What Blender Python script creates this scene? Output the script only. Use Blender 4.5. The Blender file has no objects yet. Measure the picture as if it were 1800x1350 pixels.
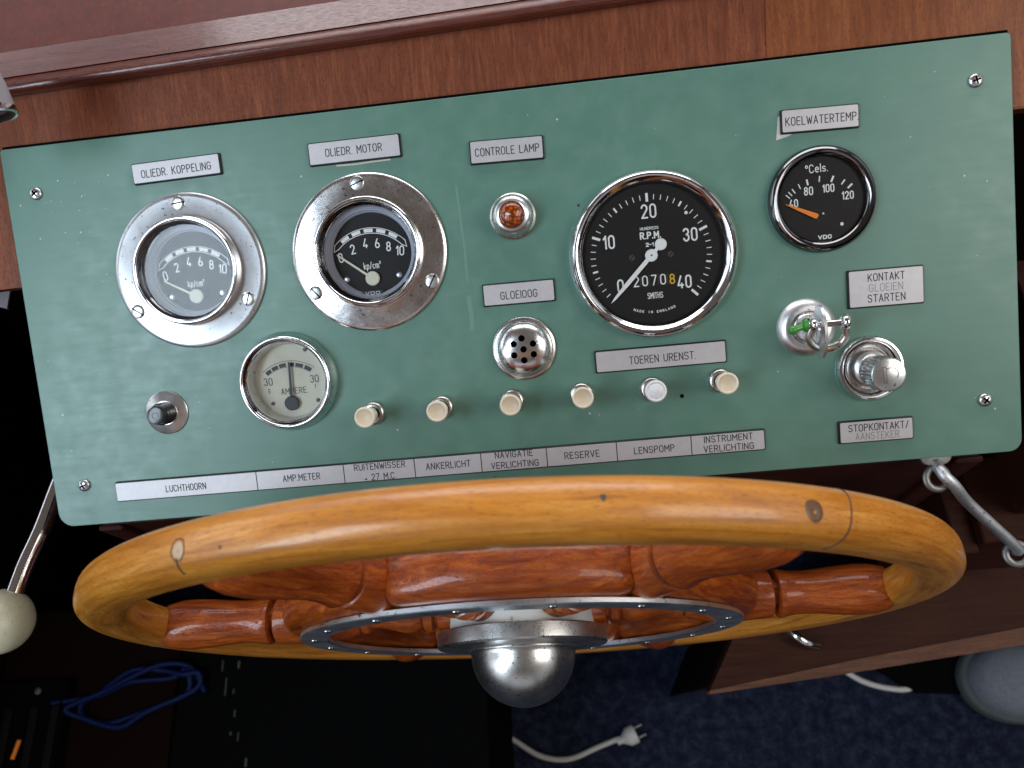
import bpy, bmesh, math, random
from mathutils import Matrix, Vector
R = math.radians
random.seed(7)
sc = bpy.context.scene
COL = sc.collection

# ------------------------------------------------------------------ camera, world, lights, exposure
PM = Matrix.Translation((0, 0, 0.92)) @ Matrix.Rotation(R(30), 4, 'X')      # panel frame -> world (panel slopes 30 degrees)
right = Vector((0.99356441, -0.09611517, -0.05993024))
down = Vector((-0.08914009, -0.98994486, 0.10983271))
fwd = Vector((-0.06988423, -0.10378368, -0.99214169))
cm = Matrix.Identity(4)
for i in range(3):
    cm[i][0] = right[i]; cm[i][1] = -down[i]; cm[i][2] = -fwd[i]
cm[0][3], cm[1][3], cm[2][3] = 0.0339186, -0.00449587, 0.46266207
cam = bpy.data.cameras.new('camera')
cam_o = bpy.data.objects.new('camera', cam); COL.objects.link(cam_o)
cam_o.matrix_world = PM @ cm
cam.sensor_width = 36; cam.lens = 26.8; cam.clip_start = 0.01; cam.clip_end = 50
cam.dof.use_dof = True; cam.dof.focus_distance = 0.455; cam.dof.aperture_fstop = 10.0
sc.camera = cam_o

world = bpy.data.worlds.new('World'); sc.world = world; world.use_nodes = True


def build_world():
    nt = world.node_tree; N = nt.nodes; L = nt.links
    N.clear()
    out = N.new('ShaderNodeOutputWorld'); bg = N.new('ShaderNodeBackground')
    tc = N.new('ShaderNodeTexCoord'); sep = N.new('ShaderNodeSeparateXYZ')
    L.new(tc.outputs['Generated'], sep.inputs[0])

    def m(op, a, b=None, c=None):
        n = N.new('ShaderNodeMath'); n.operation = op
        for k, v in enumerate((a, b, c)):
            if v is None: continue
            if isinstance(v, (int, float)): n.inputs[k].default_value = v
            else: L.new(v, n.inputs[k])
        return n.outputs[0]
    x, y, z = sep.outputs
    az = m('ARCTAN2', y, x)
    # wheelhouse windows all round: a band of daylight broken by mullions
    band = m('MULTIPLY', m('GREATER_THAN', z, 0.16), m('LESS_THAN', z, 0.52))
    fr = m('FRACT', m('ADD', m('MULTIPLY', az, 1.1), 0.35))
    pane = m('MULTIPLY', m('GREATER_THAN', fr, 0.13), band)
    # brighter to port (-x), dimmer aft (-y)
    side = m('ADD', m('MULTIPLY', x, -0.45), 0.75)
    side = m('MULTIPLY', side, m('MAXIMUM', m('ADD', m('MULTIPLY', y, 0.6), 0.75), 0.3))
    win = m('MULTIPLY', pane, side)
    up = m('MAXIMUM', z, 0.0)
    mix = N.new('ShaderNodeMixRGB'); mix.inputs[1].default_value = (0.012, 0.008, 0.006, 1); mix.inputs[2].default_value = (0.12, 0.095, 0.08, 1)
    L.new(m('MINIMUM', m('MULTIPLY', up, 2.2), 1.0), mix.inputs[0])
    wc = N.new('ShaderNodeMixRGB'); wc.inputs[2].default_value = (2.0, 2.15, 2.4, 1)
    L.new(win, wc.inputs[0]); L.new(mix.outputs[0], wc.inputs[1])
    L.new(wc.outputs[0], bg.inputs[0]); bg.inputs[1].default_value = 0.9
    L.new(bg.outputs[0], out.inputs[0])


build_world()


def area(name, loc, target, sx, sy, power, col, long_axis=(1, 0, 0)):
    l = bpy.data.lights.new(name, 'AREA'); l.shape = 'RECTANGLE'; l.size = sx; l.size_y = sy
    l.energy = power; l.color = col
    o = bpy.data.objects.new(name, l); COL.objects.link(o)
    z = (Vector(loc) - Vector(target)).normalized(); x = Vector(long_axis); x = (x - z * x.dot(z)).normalized(); y = z.cross(x)
    mw = Matrix.Identity(4)
    for i in range(3): mw[i][0] = x[i]; mw[i][1] = y[i]; mw[i][2] = z[i]; mw[i][3] = loc[i]
    o.matrix_world = mw
    return o


area('port_skylight', (-1.10, -0.83, 2.0), (-0.75, -0.62, 0.9), 1.35, 0.42, 20, (0.70, 0.86, 1.0), (-1, -1, 0))
area('windscreen_light', (0.2, 1.2, 1.98), (0.1, 0.1, 1.0), 1.9, 0.6, 18, (0.98, 0.97, 1.0))
area('starboard_window_light', (1.25, -0.42, 1.95), (0.5, -0.2, 0.9), 0.8, 0.9, 11, (1.0, 0.97, 0.92), (0, 1, 0))

sc.view_settings.view_transform = 'Standard'
try: sc.view_settings.look = 'None'
except Exception: pass
sc.view_settings.exposure = 0.0; sc.view_settings.gamma = 1.0; sc.view_settings.use_curve_mapping = False
sc.render.engine = 'CYCLES'
sc.cycles.use_denoising = True
sc.cycles.max_bounces = 8; sc.cycles.transparent_max_bounces = 12
sc.cycles.sample_clamp_indirect = 4.0
sc.cycles.blur_glossy = 0.3


# ------------------------------------------------------------------ materials
MATS = {}


class NT:
    def __init__(self, name):
        self.m = bpy.data.materials.new(name); self.m.use_nodes = True
        self.t = self.m.node_tree; self.N = self.t.nodes; self.L = self.t.links
        self.b = self.N['Principled BSDF']; self.out = self.N['Material Output']

    def n(self, typ, **kw):
        n = self.N.new(typ)
        for k, v in kw.items(): setattr(n, k, v)
        return n

    def set(self, **kw):
        for k, v in kw.items():
            k = k.replace('_', ' ')
            if k in self.b.inputs:
                self.b.inputs[k].default_value = v
        return self

    def coords(self, scale=(1, 1, 1), kind='Object', rot=(0, 0, 0), loc=(0, 0, 0)):
        tc = self.n('ShaderNodeTexCoord'); mp = self.n('ShaderNodeMapping')
        mp.inputs['Scale'].default_value = scale; mp.inputs['Rotation'].default_value = rot; mp.inputs['Location'].default_value = loc
        self.L.new(tc.outputs[kind], mp.inputs[0]); return mp.outputs[0]

    def noise(self, vec, scale, detail=4, rough=.55, dist=0.0):
        n = self.n('ShaderNodeTexNoise'); n.inputs['Scale'].default_value = scale
        n.inputs['Detail'].default_value = detail; n.inputs['Roughness'].default_value = rough
        n.inputs['Distortion'].default_value = dist
        self.L.new(vec, n.inputs['Vector']); return n.outputs['Fac']

    def voro(self, vec, scale, rnd=1.0):
        n = self.n('ShaderNodeTexVoronoi'); n.inputs['Scale'].default_value = scale; n.inputs['Randomness'].default_value = rnd
        self.L.new(vec, n.inputs['Vector']); return n

    def ramp(self, fac, stops, interp='LINEAR'):
        r = self.n('ShaderNodeValToRGB'); cr = r.color_ramp; cr.interpolation = interp
        while len(cr.elements) < len(stops): cr.elements.new(0.5)
        for e, (p, c) in zip(cr.elements, stops):
            e.position = p; e.color = (c, c, c, 1) if isinstance(c, (int, float)) else (*c, 1)
        self.L.new(fac, r.inputs[0]); return r.outputs[0]

    def mixc(self, fac, a, b, blend='MIX'):
        n = self.n('ShaderNodeMixRGB'); n.blend_type = blend
        for k, v in zip((0, 1, 2), (fac, a, b)):
            if isinstance(v, (int, float)): n.inputs[k].default_value = v if k == 0 else (v, v, v, 1)
            elif isinstance(v, tuple): n.inputs[k].default_value = (*v, 1)
            else: self.L.new(v, n.inputs[k])
        return n.outputs[0]

    def math(self, op, a, b=0.0):
        n = self.n('ShaderNodeMath'); n.operation = op
        for k, v in enumerate((a, b)):
            if isinstance(v, (int, float)): n.inputs[k].default_value = v
            else: self.L.new(v, n.inputs[k])
        return n.outputs[0]

    def col(self, o): self.L.new(o, self.b.inputs['Base Color']); return self
    def rough(self, o): self.L.new(o, self.b.inputs['Roughness']); return self

    def bump(self, h, strength=.2, dist=.001):
        n = self.n('ShaderNodeBump'); n.inputs['Strength'].default_value = strength; n.inputs['Distance'].default_value = dist
        self.L.new(h, n.inputs['Height']); self.L.new(n.outputs[0], self.b.inputs['Normal']); return self


def plain(name, col, rough=.5, metal=0.0, coat=0.0, spec=None):
    t = NT(name); t.set(Base_Color=(*col, 1), Roughness=rough, Metallic=metal, Coat_Weight=coat)
    if spec is not None: t.b.inputs['Specular IOR Level'].default_value = spec
    MATS[name] = t.m; return t.m


def metal(name, col, r0, r1, spots=0.0, bump=.05, dirt=(.1, .08, .06)):
    t = NT(name); t.set(Metallic=1.0)
    v = t.coords()
    big = t.noise(v, 60, 5, .6); fine = t.noise(v, 900, 3, .6)
    t.rough(t.ramp(t.math('ADD', t.math('MULTIPLY', big, .7), t.math('MULTIPLY', fine, .3)), [(.3, r0), (.72, r1)]))
    c = t.mixc(t.ramp(big, [(.35, 0.0), (.8, .22)]), col, tuple(a * .6 for a in col))
    if spots:
        s = t.noise(v, 420, 2, .7)
        c = t.mixc(t.ramp(s, [(.66 - spots * .05, 0.0), (.72, 1.0)]), c, dirt)
    t.col(c)
    t.bump(t.math('ADD', big, t.math('MULTIPLY', fine, .4)), bump, .0004)
    MATS[name] = t.m; return t.m


def wood(name, cols, axis='X', scale=1.0, rough=(.2, .35), coat=.6, kind='Object', pores=.5, rot=(0, 0, 0), bump=.12, stretch=14, streak=None, spec=.5, coat_rough=.1):
    t = NT(name); t.b.inputs['Specular IOR Level'].default_value = spec
    s = {'X': (1, stretch, stretch), 'Y': (stretch, 1, stretch), 'Z': (stretch, stretch, 1)}[axis]
    s = tuple(a * scale for a in s)
    v = t.coords(s, kind, rot)
    g = t.noise(v, 6, 6, .6, .6)
    c = t.ramp(g, [(.25, cols[0]), (.5, cols[1]), (.75, cols[2])])
    broad = t.noise(t.coords(tuple(a * .35 * (1 if a == max(s) else 2) for a in s), kind, rot), 5, 3, .5)
    c = t.mixc(t.ramp(broad, [(.3, 0.0), (.75, .55)]), c, cols[0])
    p = t.noise(v, 60, 3, .65)
    pm = t.ramp(p, [(.54, 0.0), (.68, pores)])
    c = t.mixc(pm, c, tuple(a * .28 for a in cols[0]))
    if streak:
        st = t.noise(t.coords(tuple(a * .6 for a in s), kind, rot, (3.1, 1.7, .4)), 9, 2, .5)
        c = t.mixc(t.ramp(st, [(.66, 0.0), (.76, .7)]), c, streak)
    t.col(c)
    t.rough(t.ramp(g, [(.2, rough[0]), (.8, rough[1])]))
    t.set(Coat_Weight=coat, Coat_Roughness=coat_rough)
    wv = t.noise(t.coords((1, 1, 1), kind), 45 if kind == 'Object' else 40, 3, .5)
    t.bump(t.math('SUBTRACT', t.math('MULTIPLY', wv, 1.2), t.math('MULTIPLY', pm, .35)), bump, .0015)
    MATS[name] = t.m; return t.m


def make_materials():
    # green enamel of the panel: soft gloss, blotches, fine specks
    t = NT('green_enamel')
    v = t.coords()
    big = t.noise(v, 9, 5, .6); mid = t.noise(v, 70, 4, .6)
    c = t.mixc(t.ramp(big, [(.3, 0.0), (.7, 1.0)]), (.086, .192, .150), (.108, .220, .170))
    c = t.mixc(t.ramp(mid, [(.45, 0.0), (.8, .45)]), c, (.13, .245, .195))
    br = t.noise(t.coords((3, 26, 1), 'Object', (0, 0, .02)), 11, 5, .65)
    c = t.mixc(t.ramp(br, [(.42, 0.0), (.75, .22)]), c, (.08, .165, .13))
    vo = t.voro(v, 62)
    keep = t.ramp(t.noise(v, 33, 2, .5), [(.56, 0.0), (.6, 1.0)])
    w = t.math('MULTIPLY', t.ramp(vo.outputs['Distance'], [(.026, 1.0), (.048, 0.0)]), keep)
    c = t.mixc(w, c, (.5, .56, .52))
    vo2 = t.voro(t.coords((1, 1, 1), 'Object', (0, 0, .7), (.31, .2, 0)), 44)
    keep2 = t.ramp(t.noise(t.coords((1, 1, 1), 'Object', (0, 0, 0), (5, 2, 0)), 26, 2, .5), [(.55, 0.0), (.6, 1.0)])
    d = t.math('MULTIPLY', t.ramp(vo2.outputs['Distance'], [(.03, 1.0), (.055, 0.0)]), keep2)
    c = t.mixc(d, c, (.02, .035, .03))
    # pale scuffs
    sc_ = t.noise(t.coords((22, 3, 1), 'Object', (0, 0, .35)), 9, 4, .7)
    c = t.mixc(t.ramp(sc_, [(.68, 0.0), (.8, .3)]), c, (.3, .4, .36))
    gr = t.noise(t.coords((1, 1, 1), 'Object', (0, 0, 0), (2, 7, 1)), 21, 6, .7)
    c = t.mixc(t.ramp(gr, [(.6, 0.0), (.78, .4)]), c, (.055, .125, .098))
    t.col(c)
    t.rough(t.ramp(t.math('ADD', t.math('MULTIPLY', mid, .7), t.math('MULTIPLY', br, .3)), [(.3, .27), (.7, .47)]))
    fine = t.noise(v, 1400, 2, .6)
    t.bump(t.math('ADD', t.math('MULTIPLY', mid, .5), t.math('ADD', t.math('MULTIPLY', fine, .12), t.math('MULTIPLY', w, .8))), .1, .0006)
    MATS['green_enamel'] = t.m

    metal('chrome', (.80, .80, .82), .05, .16, .3)
    metal('soft_chrome', (.78, .78, .79), .16, .3, .3, .1)
    metal('worn_chrome', (.70, .68, .68), .14, .34, .5, .12)
    metal('bright_flange', (.66, .66, .68), .26, .42, .25, .1)
    metal('satin_steel', (.62, .62, .62), .24, .42, .2, .1)
    metal('dull_nickel', (.60, .57, .53), .2, .4, .6, .15)
    metal('galvanised', (.68, .70, .73), .42, .62, .5, .3)
    metal('aluminium', (.76, .76, .77), .3, .45, .15, .08)
    metal('black_chrome', (.17, .17, .175), .06, .15, 0, .03)
    metal('brass', (.75, .5, .2), .15, .3, .2, .1)

    # engraved silver-grey laminate
    t = NT('silver_laminate'); v = t.coords()
    n = t.noise(v, 260, 5, .65); sm = t.noise(v, 40, 3, .5)
    c = t.mixc(t.ramp(n, [(.35, 0.0), (.75, .5)]), (.53, .51, .525), (.42, .40, .415))
    c = t.mixc(t.ramp(sm, [(.45, 0.0), (.8, .3)]), c, (.5, .45, .46))
    t.col(c); t.set(Metallic=.25, Roughness=.42); t.bump(n, .06, .0003)
    MATS['silver_laminate'] = t.m

    plain('black_laminate', (.012, .012, .013), .4)
    plain('engraving', (.025, .024, .026), .7)
    plain('worn_engraving', (.23, .22, .23), .7)
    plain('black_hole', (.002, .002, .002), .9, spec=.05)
    plain('white_paint', (.88, .88, .86), .5)
    plain('dim_white_paint', (.6, .6, .6), .5)
    plain('orange_paint', (.95, .25, .02), .45)
    plain('yellow_paint', (.75, .42, .02), .5)
    plain('black_plastic', (.012, .012, .013), .3, coat=.3)
    plain('pale_liner', (.42, .44, .52), .35)
    plain('grey_screw', (.1, .085, .08), .5, .6)
    plain('dark_ink', (.045, .045, .055), .6)
    plain('pointer_cream', (.72, .7, .56), .5)
    plain('white_cable', (.55, .53, .5), .5)
    plain('blue_cable', (.003, .008, .05), .55, spec=.15)
    plain('dark_case', (.002, .002, .0022), .8, spec=.03)
    plain('case_rib', (.006, .0058, .0062), .7, spec=.06)
    plain('lever_grey', (.30, .29, .31), .35)
    plain('tag_grey', (.26, .24, .25), .8)
    plain('faded_paint', (.125, .235, .19), .45)
    plain('adhesive', (.55, .52, .47), .8)
    plain('green_paint', (.035, .23, .025), .35, coat=.3)

    t = NT('dial_black'); v = t.coords(); n = t.noise(v, 700, 3, .7)
    t.col(t.mixc(t.ramp(n, [(.68, 0.0), (.76, .5)]), (.009, .008, .0085), (.12, .1, .09))); t.set(Roughness=.55)
    t.b.inputs['Specular IOR Level'].default_value = .3
    MATS['dial_black'] = t.m
    t = NT('dial_cream'); v = t.coords(); n = t.noise(v, 50, 4, .6)
    t.col(t.ramp(n, [(.3, (.50, .49, .40)), (.7, (.60, .58, .47))])); t.set(Roughness=.6); MATS['dial_cream'] = t.m

    t = NT('ivory_plastic'); v = t.coords(); n = t.noise(v, 120, 3, .6)
    t.col(t.ramp(n, [(.3, (.66, .58, .44)), (.7, (.74, .67, .54))])); t.set(Roughness=.34, Subsurface_Weight=.15, Subsurface_Scale=.003)
    t.b.inputs['Subsurface Radius'].default_value = (1, .6, .3)
    MATS['ivory_plastic'] = t.m
    plain('dish_tan', (.66, .54, .38), .45)
    t = NT('cracked_ivory'); v = t.coords()
    vo = t.n('ShaderNodeTexVoronoi', feature='DISTANCE_TO_EDGE'); vo.inputs['Scale'].default_value = 34
    t.L.new(t.mixc(.06, v, t.n('ShaderNodeTexNoise').outputs['Color']), vo.inputs['Vector'])
    crk = t.ramp(vo.outputs['Distance'], [(.006, 1.0), (.02, 0.0)])
    c = t.mixc(t.math('MULTIPLY', crk, .45), (.62, .57, .40), (.3, .27, .18)); t.col(c); t.set(Roughness=.3)
    MATS['cracked_ivory'] = t.m
    t = NT('white_plastic'); n = t.noise(t.coords(), 300, 4, .7)
    t.col(t.ramp(n, [(.3, (.62, .62, .63)), (.7, (.78, .78, .79))])); t.set(Roughness=.5); t.bump(n, .4, .0006)
    MATS['white_plastic'] = t.m

    # amber lens
    t = NT('amber_lens'); v = t.coords(); vo = t.voro(v, 420)
    t.col(t.ramp(vo.outputs['Distance'], [(.1, (.78, .16, .008)), (.55, (.20, .03, .003))]))
    t.set(Roughness=.08, Coat_Weight=.8, Coat_Roughness=.05, Transmission_Weight=.25)
    t.bump(vo.outputs['Distance'], .5, .0008); MATS['amber_lens'] = t.m

    # thin pane: fresnel mix of clear and mirror-like
    for nm, dust in (('gauge_glass', 0.0), ('dusty_glass', .02)):
        t = NT(nm); t.N.remove(t.b)
        tr = t.n('ShaderNodeBsdfTransparent'); gl = t.n('ShaderNodeBsdfGlossy'); gl.inputs['Roughness'].default_value = .04
        fr = t.n('ShaderNodeFresnel'); fr.inputs[0].default_value = 1.29
        mx = t.n('ShaderNodeMixShader'); t.L.new(fr.outputs[0], mx.inputs[0]); t.L.new(tr.outputs[0], mx.inputs[1]); t.L.new(gl.outputs[0], mx.inputs[2])
        last = mx.outputs[0]
        if dust:
            df = t.n('ShaderNodeBsdfDiffuse'); df.inputs[0].default_value = (.6, .6, .65, 1)
            m2 = t.n('ShaderNodeMixShader'); t.L.new(t.ramp(t.noise(t.coords(), 90, 5, .6), [(.3, dust * .7), (.8, dust * 1.5)]), m2.inputs[0])
            t.L.new(last, m2.inputs[1]); t.L.new(df.outputs[0], m2.inputs[2]); last = m2.outputs[0]
        t.L.new(last, t.out.inputs[0]); MATS[nm] = t.m

    # woods
    wood('rim_wood', ((.35, .11, .011), (.60, .225, .025), (.76, .36, .06)), 'X', 4.0, (.26, .46), .35, 'UV', .75, bump=.2, stretch=12, streak=(.17, .06, .015), coat_rough=.13)
    wood('spoke_wood', ((.13, .017, .002), (.36, .066, .005), (.58, .15, .013)), 'X', 6.0, (.26, .44), .32, 'Object', .9, bump=.5, stretch=9, spec=.35, coat_rough=.07)
    wood('dash_veneer', ((.13, .032, .013), (.22, .058, .023), (.33, .105, .045)), 'Y', 7.5, (.42, .58), .0, 'Object', .9, (0, 0, R(-9)), .25, 10, spec=.25)
    wood('mahogany_trim', ((.075, .013, .007), (.12, .023, .011), (.17, .038, .018)), 'X', 3.0, (.22, .4), .5, 'Object', .7, (0, 0, 0), .3, 16, spec=.45, coat_rough=.14)
    wood('shelf_veneer', ((.065, .011, .006), (.12, .021, .011), (.19, .040, .020)), 'Y', 6.0, (.35, .6), .05, 'Object', .8, (0, 0, R(8)), .4, 12, spec=.2, coat_rough=.25)
    wood('console_wood', ((.024, .006, .003), (.04, .010, .005), (.055, .015, .008)), 'X', 2.5, (.4, .55), .05, 'Object', .4, (0, 0, 0), .15, 12, spec=.2)
    wood('bench_wood', ((.026, .007, .004), (.046, .013, .007), (.07, .023, .012)), 'X', 3.0, (.45, .65), .0, 'Object', .6, (0, 0, R(8)), .2, 14, spec=.12)
    wood('bench_edge', ((.08, .032, .018), (.14, .058, .033), (.23, .105, .062)), 'X', 3.0, (.5, .65), .0, 'Object', .7, (0, 0, R(8)), .25, 14, spec=.2)
    plain('wood_plug', (.13, .06, .022), .4)
    plain('pale_plug', (.50, .36, .22), .4)
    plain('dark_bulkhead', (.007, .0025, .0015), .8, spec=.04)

    t = NT('grey_hub_paint'); n = t.noise(t.coords(), 160, 4, .7)
    c = t.mixc(t.ramp(n, [(.6, 0.0), (.68, .8)]), (.46, .47, .45), (.2, .19, .17)); t.col(c); t.set(Roughness=.5); MATS['grey_hub_paint'] = t.m

    t = NT('blue_carpet'); v = t.coords(); n = t.noise(v, 55, 6, .75); f = t.noise(v, 500, 3, .7)
    c = t.ramp(t.math('ADD', t.math('MULTIPLY', n, .6), t.math('MULTIPLY', f, .4)), [(.38, (.006, .008, .020)), (.5, (.020, .026, .055)), (.62, (.058, .068, .12))])
    t.col(c); t.set(Roughness=.95); t.b.inputs['Specular IOR Level'].default_value = .1
    t.bump(f, 1.0, .006); MATS['blue_carpet'] = t.m
    t = NT('shoe_suede'); n = t.noise(t.coords(), 200, 4, .7)
    t.col(t.ramp(n, [(.3, (.12, .13, .155)), (.7, (.18, .19, .225))])); t.set(Roughness=.85); MATS['shoe_suede'] = t.m
    plain('shoe_rubber', (.06, .07, .072), .7)


make_materials()
M = MATS

# ------------------------------------------------------------------ mesh helpers (all shapes in millimetres unless said)
MM = 0.001


def link(name, me, parent=None, mat=None, mats=None):
    o = bpy.data.objects.new(name, me); COL.objects.link(o)
    if mats:
        for q in mats: me.materials.append(q)
    elif mat is not None and len(me.materials) == 0: me.materials.append(mat)
    if parent is not None: o.parent = parent
    return o


def mesh(name, verts, faces, mat, parent=None, smooth=35, s=MM, loc=None, fmat=None, mats=None, fix=True):
    me = bpy.data.meshes.new(name)
    me.from_pydata([(a[0] * s, a[1] * s, a[2] * s) for a in verts], [], faces)
    if fix:
        bm = bmesh.new(); bm.from_mesh(me)
        bmesh.ops.recalc_face_normals(bm, faces=bm.faces[:]); bm.to_mesh(me); bm.free()
    if smooth:
        for p in me.polygons: p.use_smooth = True
        try: me.set_sharp_from_angle(angle=R(smooth))
        except Exception: pass
    o = link(name, me, parent, mat, mats)
    if fmat:
        for p, k in zip(me.polygons, fmat): p.material_index = k
    if loc is not None: o.location = [a * MM for a in loc]
    return o


class MB:
    def __init__(self): self.v = []; self.f = []; self.k = []

    def add(self, vs, fs, k=0, m=None):
        b = len(self.v)
        if m is not None: vs = [tuple(m @ Vector(a)) for a in vs]
        self.v += vs; self.f += [tuple(i + b for i in f) for f in fs]; self.k += [k] * len(fs)
        return self

    def build(self, name, mat, parent=None, **kw): return mesh(name, self.v, self.f, mat, parent, fmat=self.k if kw.get('mats') else None, **kw)


def g_lathe(prof, seg=64, wob=None):
    v = []; f = []; rings = []
    for r, z in prof:
        if r <= 1e-6:
            rings.append([len(v)]); v.append((0, 0, z))
        else:
            rings.append(list(range(len(v), len(v) + seg)))
            for i in range(seg):
                a = 2 * math.pi * i / seg; rr = r * (wob(a, z) if wob else 1)
                v.append((rr * math.cos(a), rr * math.sin(a), z))
    for A, B in zip(rings[:-1], rings[1:]):
        if len(A) == 1 and len(B) == 1: continue
        for i in range(seg):
            j = (i + 1) % seg
            if len(A) == 1: f.append((A[0], B[i], B[j]))
            elif len(B) == 1: f.append((A[i], A[j], B[0]))
            else: f.append((A[i], A[j], B[j], B[i]))
    return v, f


def lathe(name, prof, mat, parent=None, seg=64, **kw):
    v, f = g_lathe(prof, seg, kw.pop('wob', None)); return mesh(name, v, f, mat, parent, **kw)


def arc(cx, cz, r, a0, a1, n=6):
    return [(cx + r * math.cos(R(a0 + (a1 - a0) * i / n)), cz + r * math.sin(R(a0 + (a1 - a0) * i / n))) for i in range(n + 1)]


def rrect(w, h, r, n=5):
    pts = []
    r = max(min(r, w / 2 - .01, h / 2 - .01), .01)
    for sx, sy, a in ((1, 1, 0), (-1, 1, 90), (-1, -1, 180), (1, -1, 270)):
        for i in range(n + 1):
            t = R(a + 90 * i / n); pts.append((sx * (w / 2 - r) + r * math.cos(t), sy * (h / 2 - r) + r * math.sin(t)))
    return pts


def g_layers(outs, cap0=True, cap1=True):
    v = []; f = []; n = len(outs[0][0])
    for pts, z in outs: v += [(x, y, z) for x, y in pts]
    for k in range(len(outs) - 1):
        for i in range(n):
            j = (i + 1) % n; f.append((k * n + i, k * n + j, (k + 1) * n + j, (k + 1) * n + i))
    if cap0: f.append(tuple(range(n))[::-1])
    if cap1: f.append(tuple(range((len(outs) - 1) * n, len(outs) * n)))
    return v, f


def g_plate(w, h, r, z0, z1, bev=.3):
    return g_layers([(rrect(w, h, r), z0), (rrect(w, h, r), z1 - bev), (rrect(w - bev * .6, h - bev * .6, r - bev * .3), z1 - bev * .3), (rrect(w - bev * 2, h - bev * 2, r - bev), z1)])


def g_box(x0, x1, y0, y1, z0, z1, b=0.0):
    v, f = g_layers([(rrect(x1 - x0, y1 - y0, max(b, .02), 2), z0 + b), (rrect(x1 - x0, y1 - y0, max(b, .02), 2), z1 - b), (rrect(x1 - x0 - 2 * b, y1 - y0 - 2 * b, .02, 2), z1)] if b else
                    [(rrect(x1 - x0, y1 - y0, .02, 1), z0), (rrect(x1 - x0, y1 - y0, .02, 1), z1)])
    return [(x + (x0 + x1) / 2, y + (y0 + y1) / 2, z) for x, y, z in v], f


def catmull(P, n=8):
    P = [Vector(p) for p in P]; out = []
    Q = [P[0] * 2 - P[1]] + P + [P[-1] * 2 - P[-2]]
    for i in range(1, len(Q) - 2):
        for k in range(n):
            t = k / n; a, b, c, d = Q[i - 1:i + 3]
            out.append(.5 * ((2 * b) + (c - a) * t + (2 * a - 5 * b + 4 * c - d) * t * t + (3 * b - a - 3 * c + d) * t ** 3))
    out.append(P[-1]); return out


def g_tube(path, rad, seg=16, cap=True):
    P = [Vector(p) for p in path]; n = len(P)
    rf = rad if callable(rad) else (lambda t: rad)
    v = []; f = []
    T = [(P[min(i + 1, n - 1)] - P[max(i - 1, 0)]).normalized() for i in range(n)]
    u = T[0].orthogonal().normalized()
    for i in range(n):
        u = (u - T[i] * u.dot(T[i])).normalized(); w = T[i].cross(u)
        r = rf(i / (n - 1))
        for k in range(seg):
            a = 2 * math.pi * k / seg; v.append(tuple(P[i] + (u * math.cos(a) + w * math.sin(a)) * r))
    for i in range(n - 1):
        for k in range(seg):
            j = (k + 1) % seg; f.append((i * seg + k, i * seg + j, (i + 1) * seg + j, (i + 1) * seg + k))
    if cap:
        f.append(tuple(range(seg))[::-1]); f.append(tuple(range((n - 1) * seg, n * seg)))
    return v, f


def g_sphere(r, c=(0, 0, 0), seg=24, rings=12, sq=(1, 1, 1)):
    v, f = g_lathe([(r * math.sin(math.pi * i / rings) if 0 < i < rings else 0, -r * math.cos(math.pi * i / rings)) for i in range(rings + 1)], seg)
    return [(x * sq[0] + c[0], y * sq[1] + c[1], z * sq[2] + c[2]) for x, y, z in v], f


def boolean(o, cutters, op='DIFFERENCE', transfer=False):
    for q in [o] + list(cutters):
        bm = bmesh.new(); bm.from_mesh(q.data); bmesh.ops.remove_doubles(bm, verts=bm.verts[:], dist=1e-6)
        bmesh.ops.recalc_face_normals(bm, faces=bm.faces[:]); bm.to_mesh(q.data); bm.free()
    for c in cutters:
        md = o.modifiers.new('b', 'BOOLEAN'); md.operation = op; md.object = c; md.solver = 'EXACT'
        if transfer: md.material_mode = 'TRANSFER'
    dg = bpy.context.evaluated_depsgraph_get(); dg.update()
    me = bpy.data.meshes.new_from_object(o.evaluated_get(dg))
    o.modifiers.clear(); old = o.data; o.data = me
    for p in me.polygons: p.use_smooth = True
    try: me.set_sharp_from_angle(angle=R(35))
    except Exception: pass
    for c in cutters: bpy.data.objects.remove(c, do_unlink=True)
    bpy.data.meshes.remove(old)
    return o


# ------------------------------------------------------------------ engraved single-stroke lettering
def A_(cx, cy, rx, ry, a0, a1, n=8):
    return [(cx + rx * math.cos(R(a0 + (a1 - a0) * i / n)), cy + ry * math.sin(R(a0 + (a1 - a0) * i / n))) for i in range(n + 1)]


def stad(w, h, r):  # upright rounded O
    return A_(w - r, h - r, r, r, 0, 90, 4) + A_(r, h - r, r, r, 90, 180, 4) + A_(r, r, r, r, 180, 270, 4) + A_(w - r, r, r, r, 270, 360, 4) + [(w, h - r)]


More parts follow.
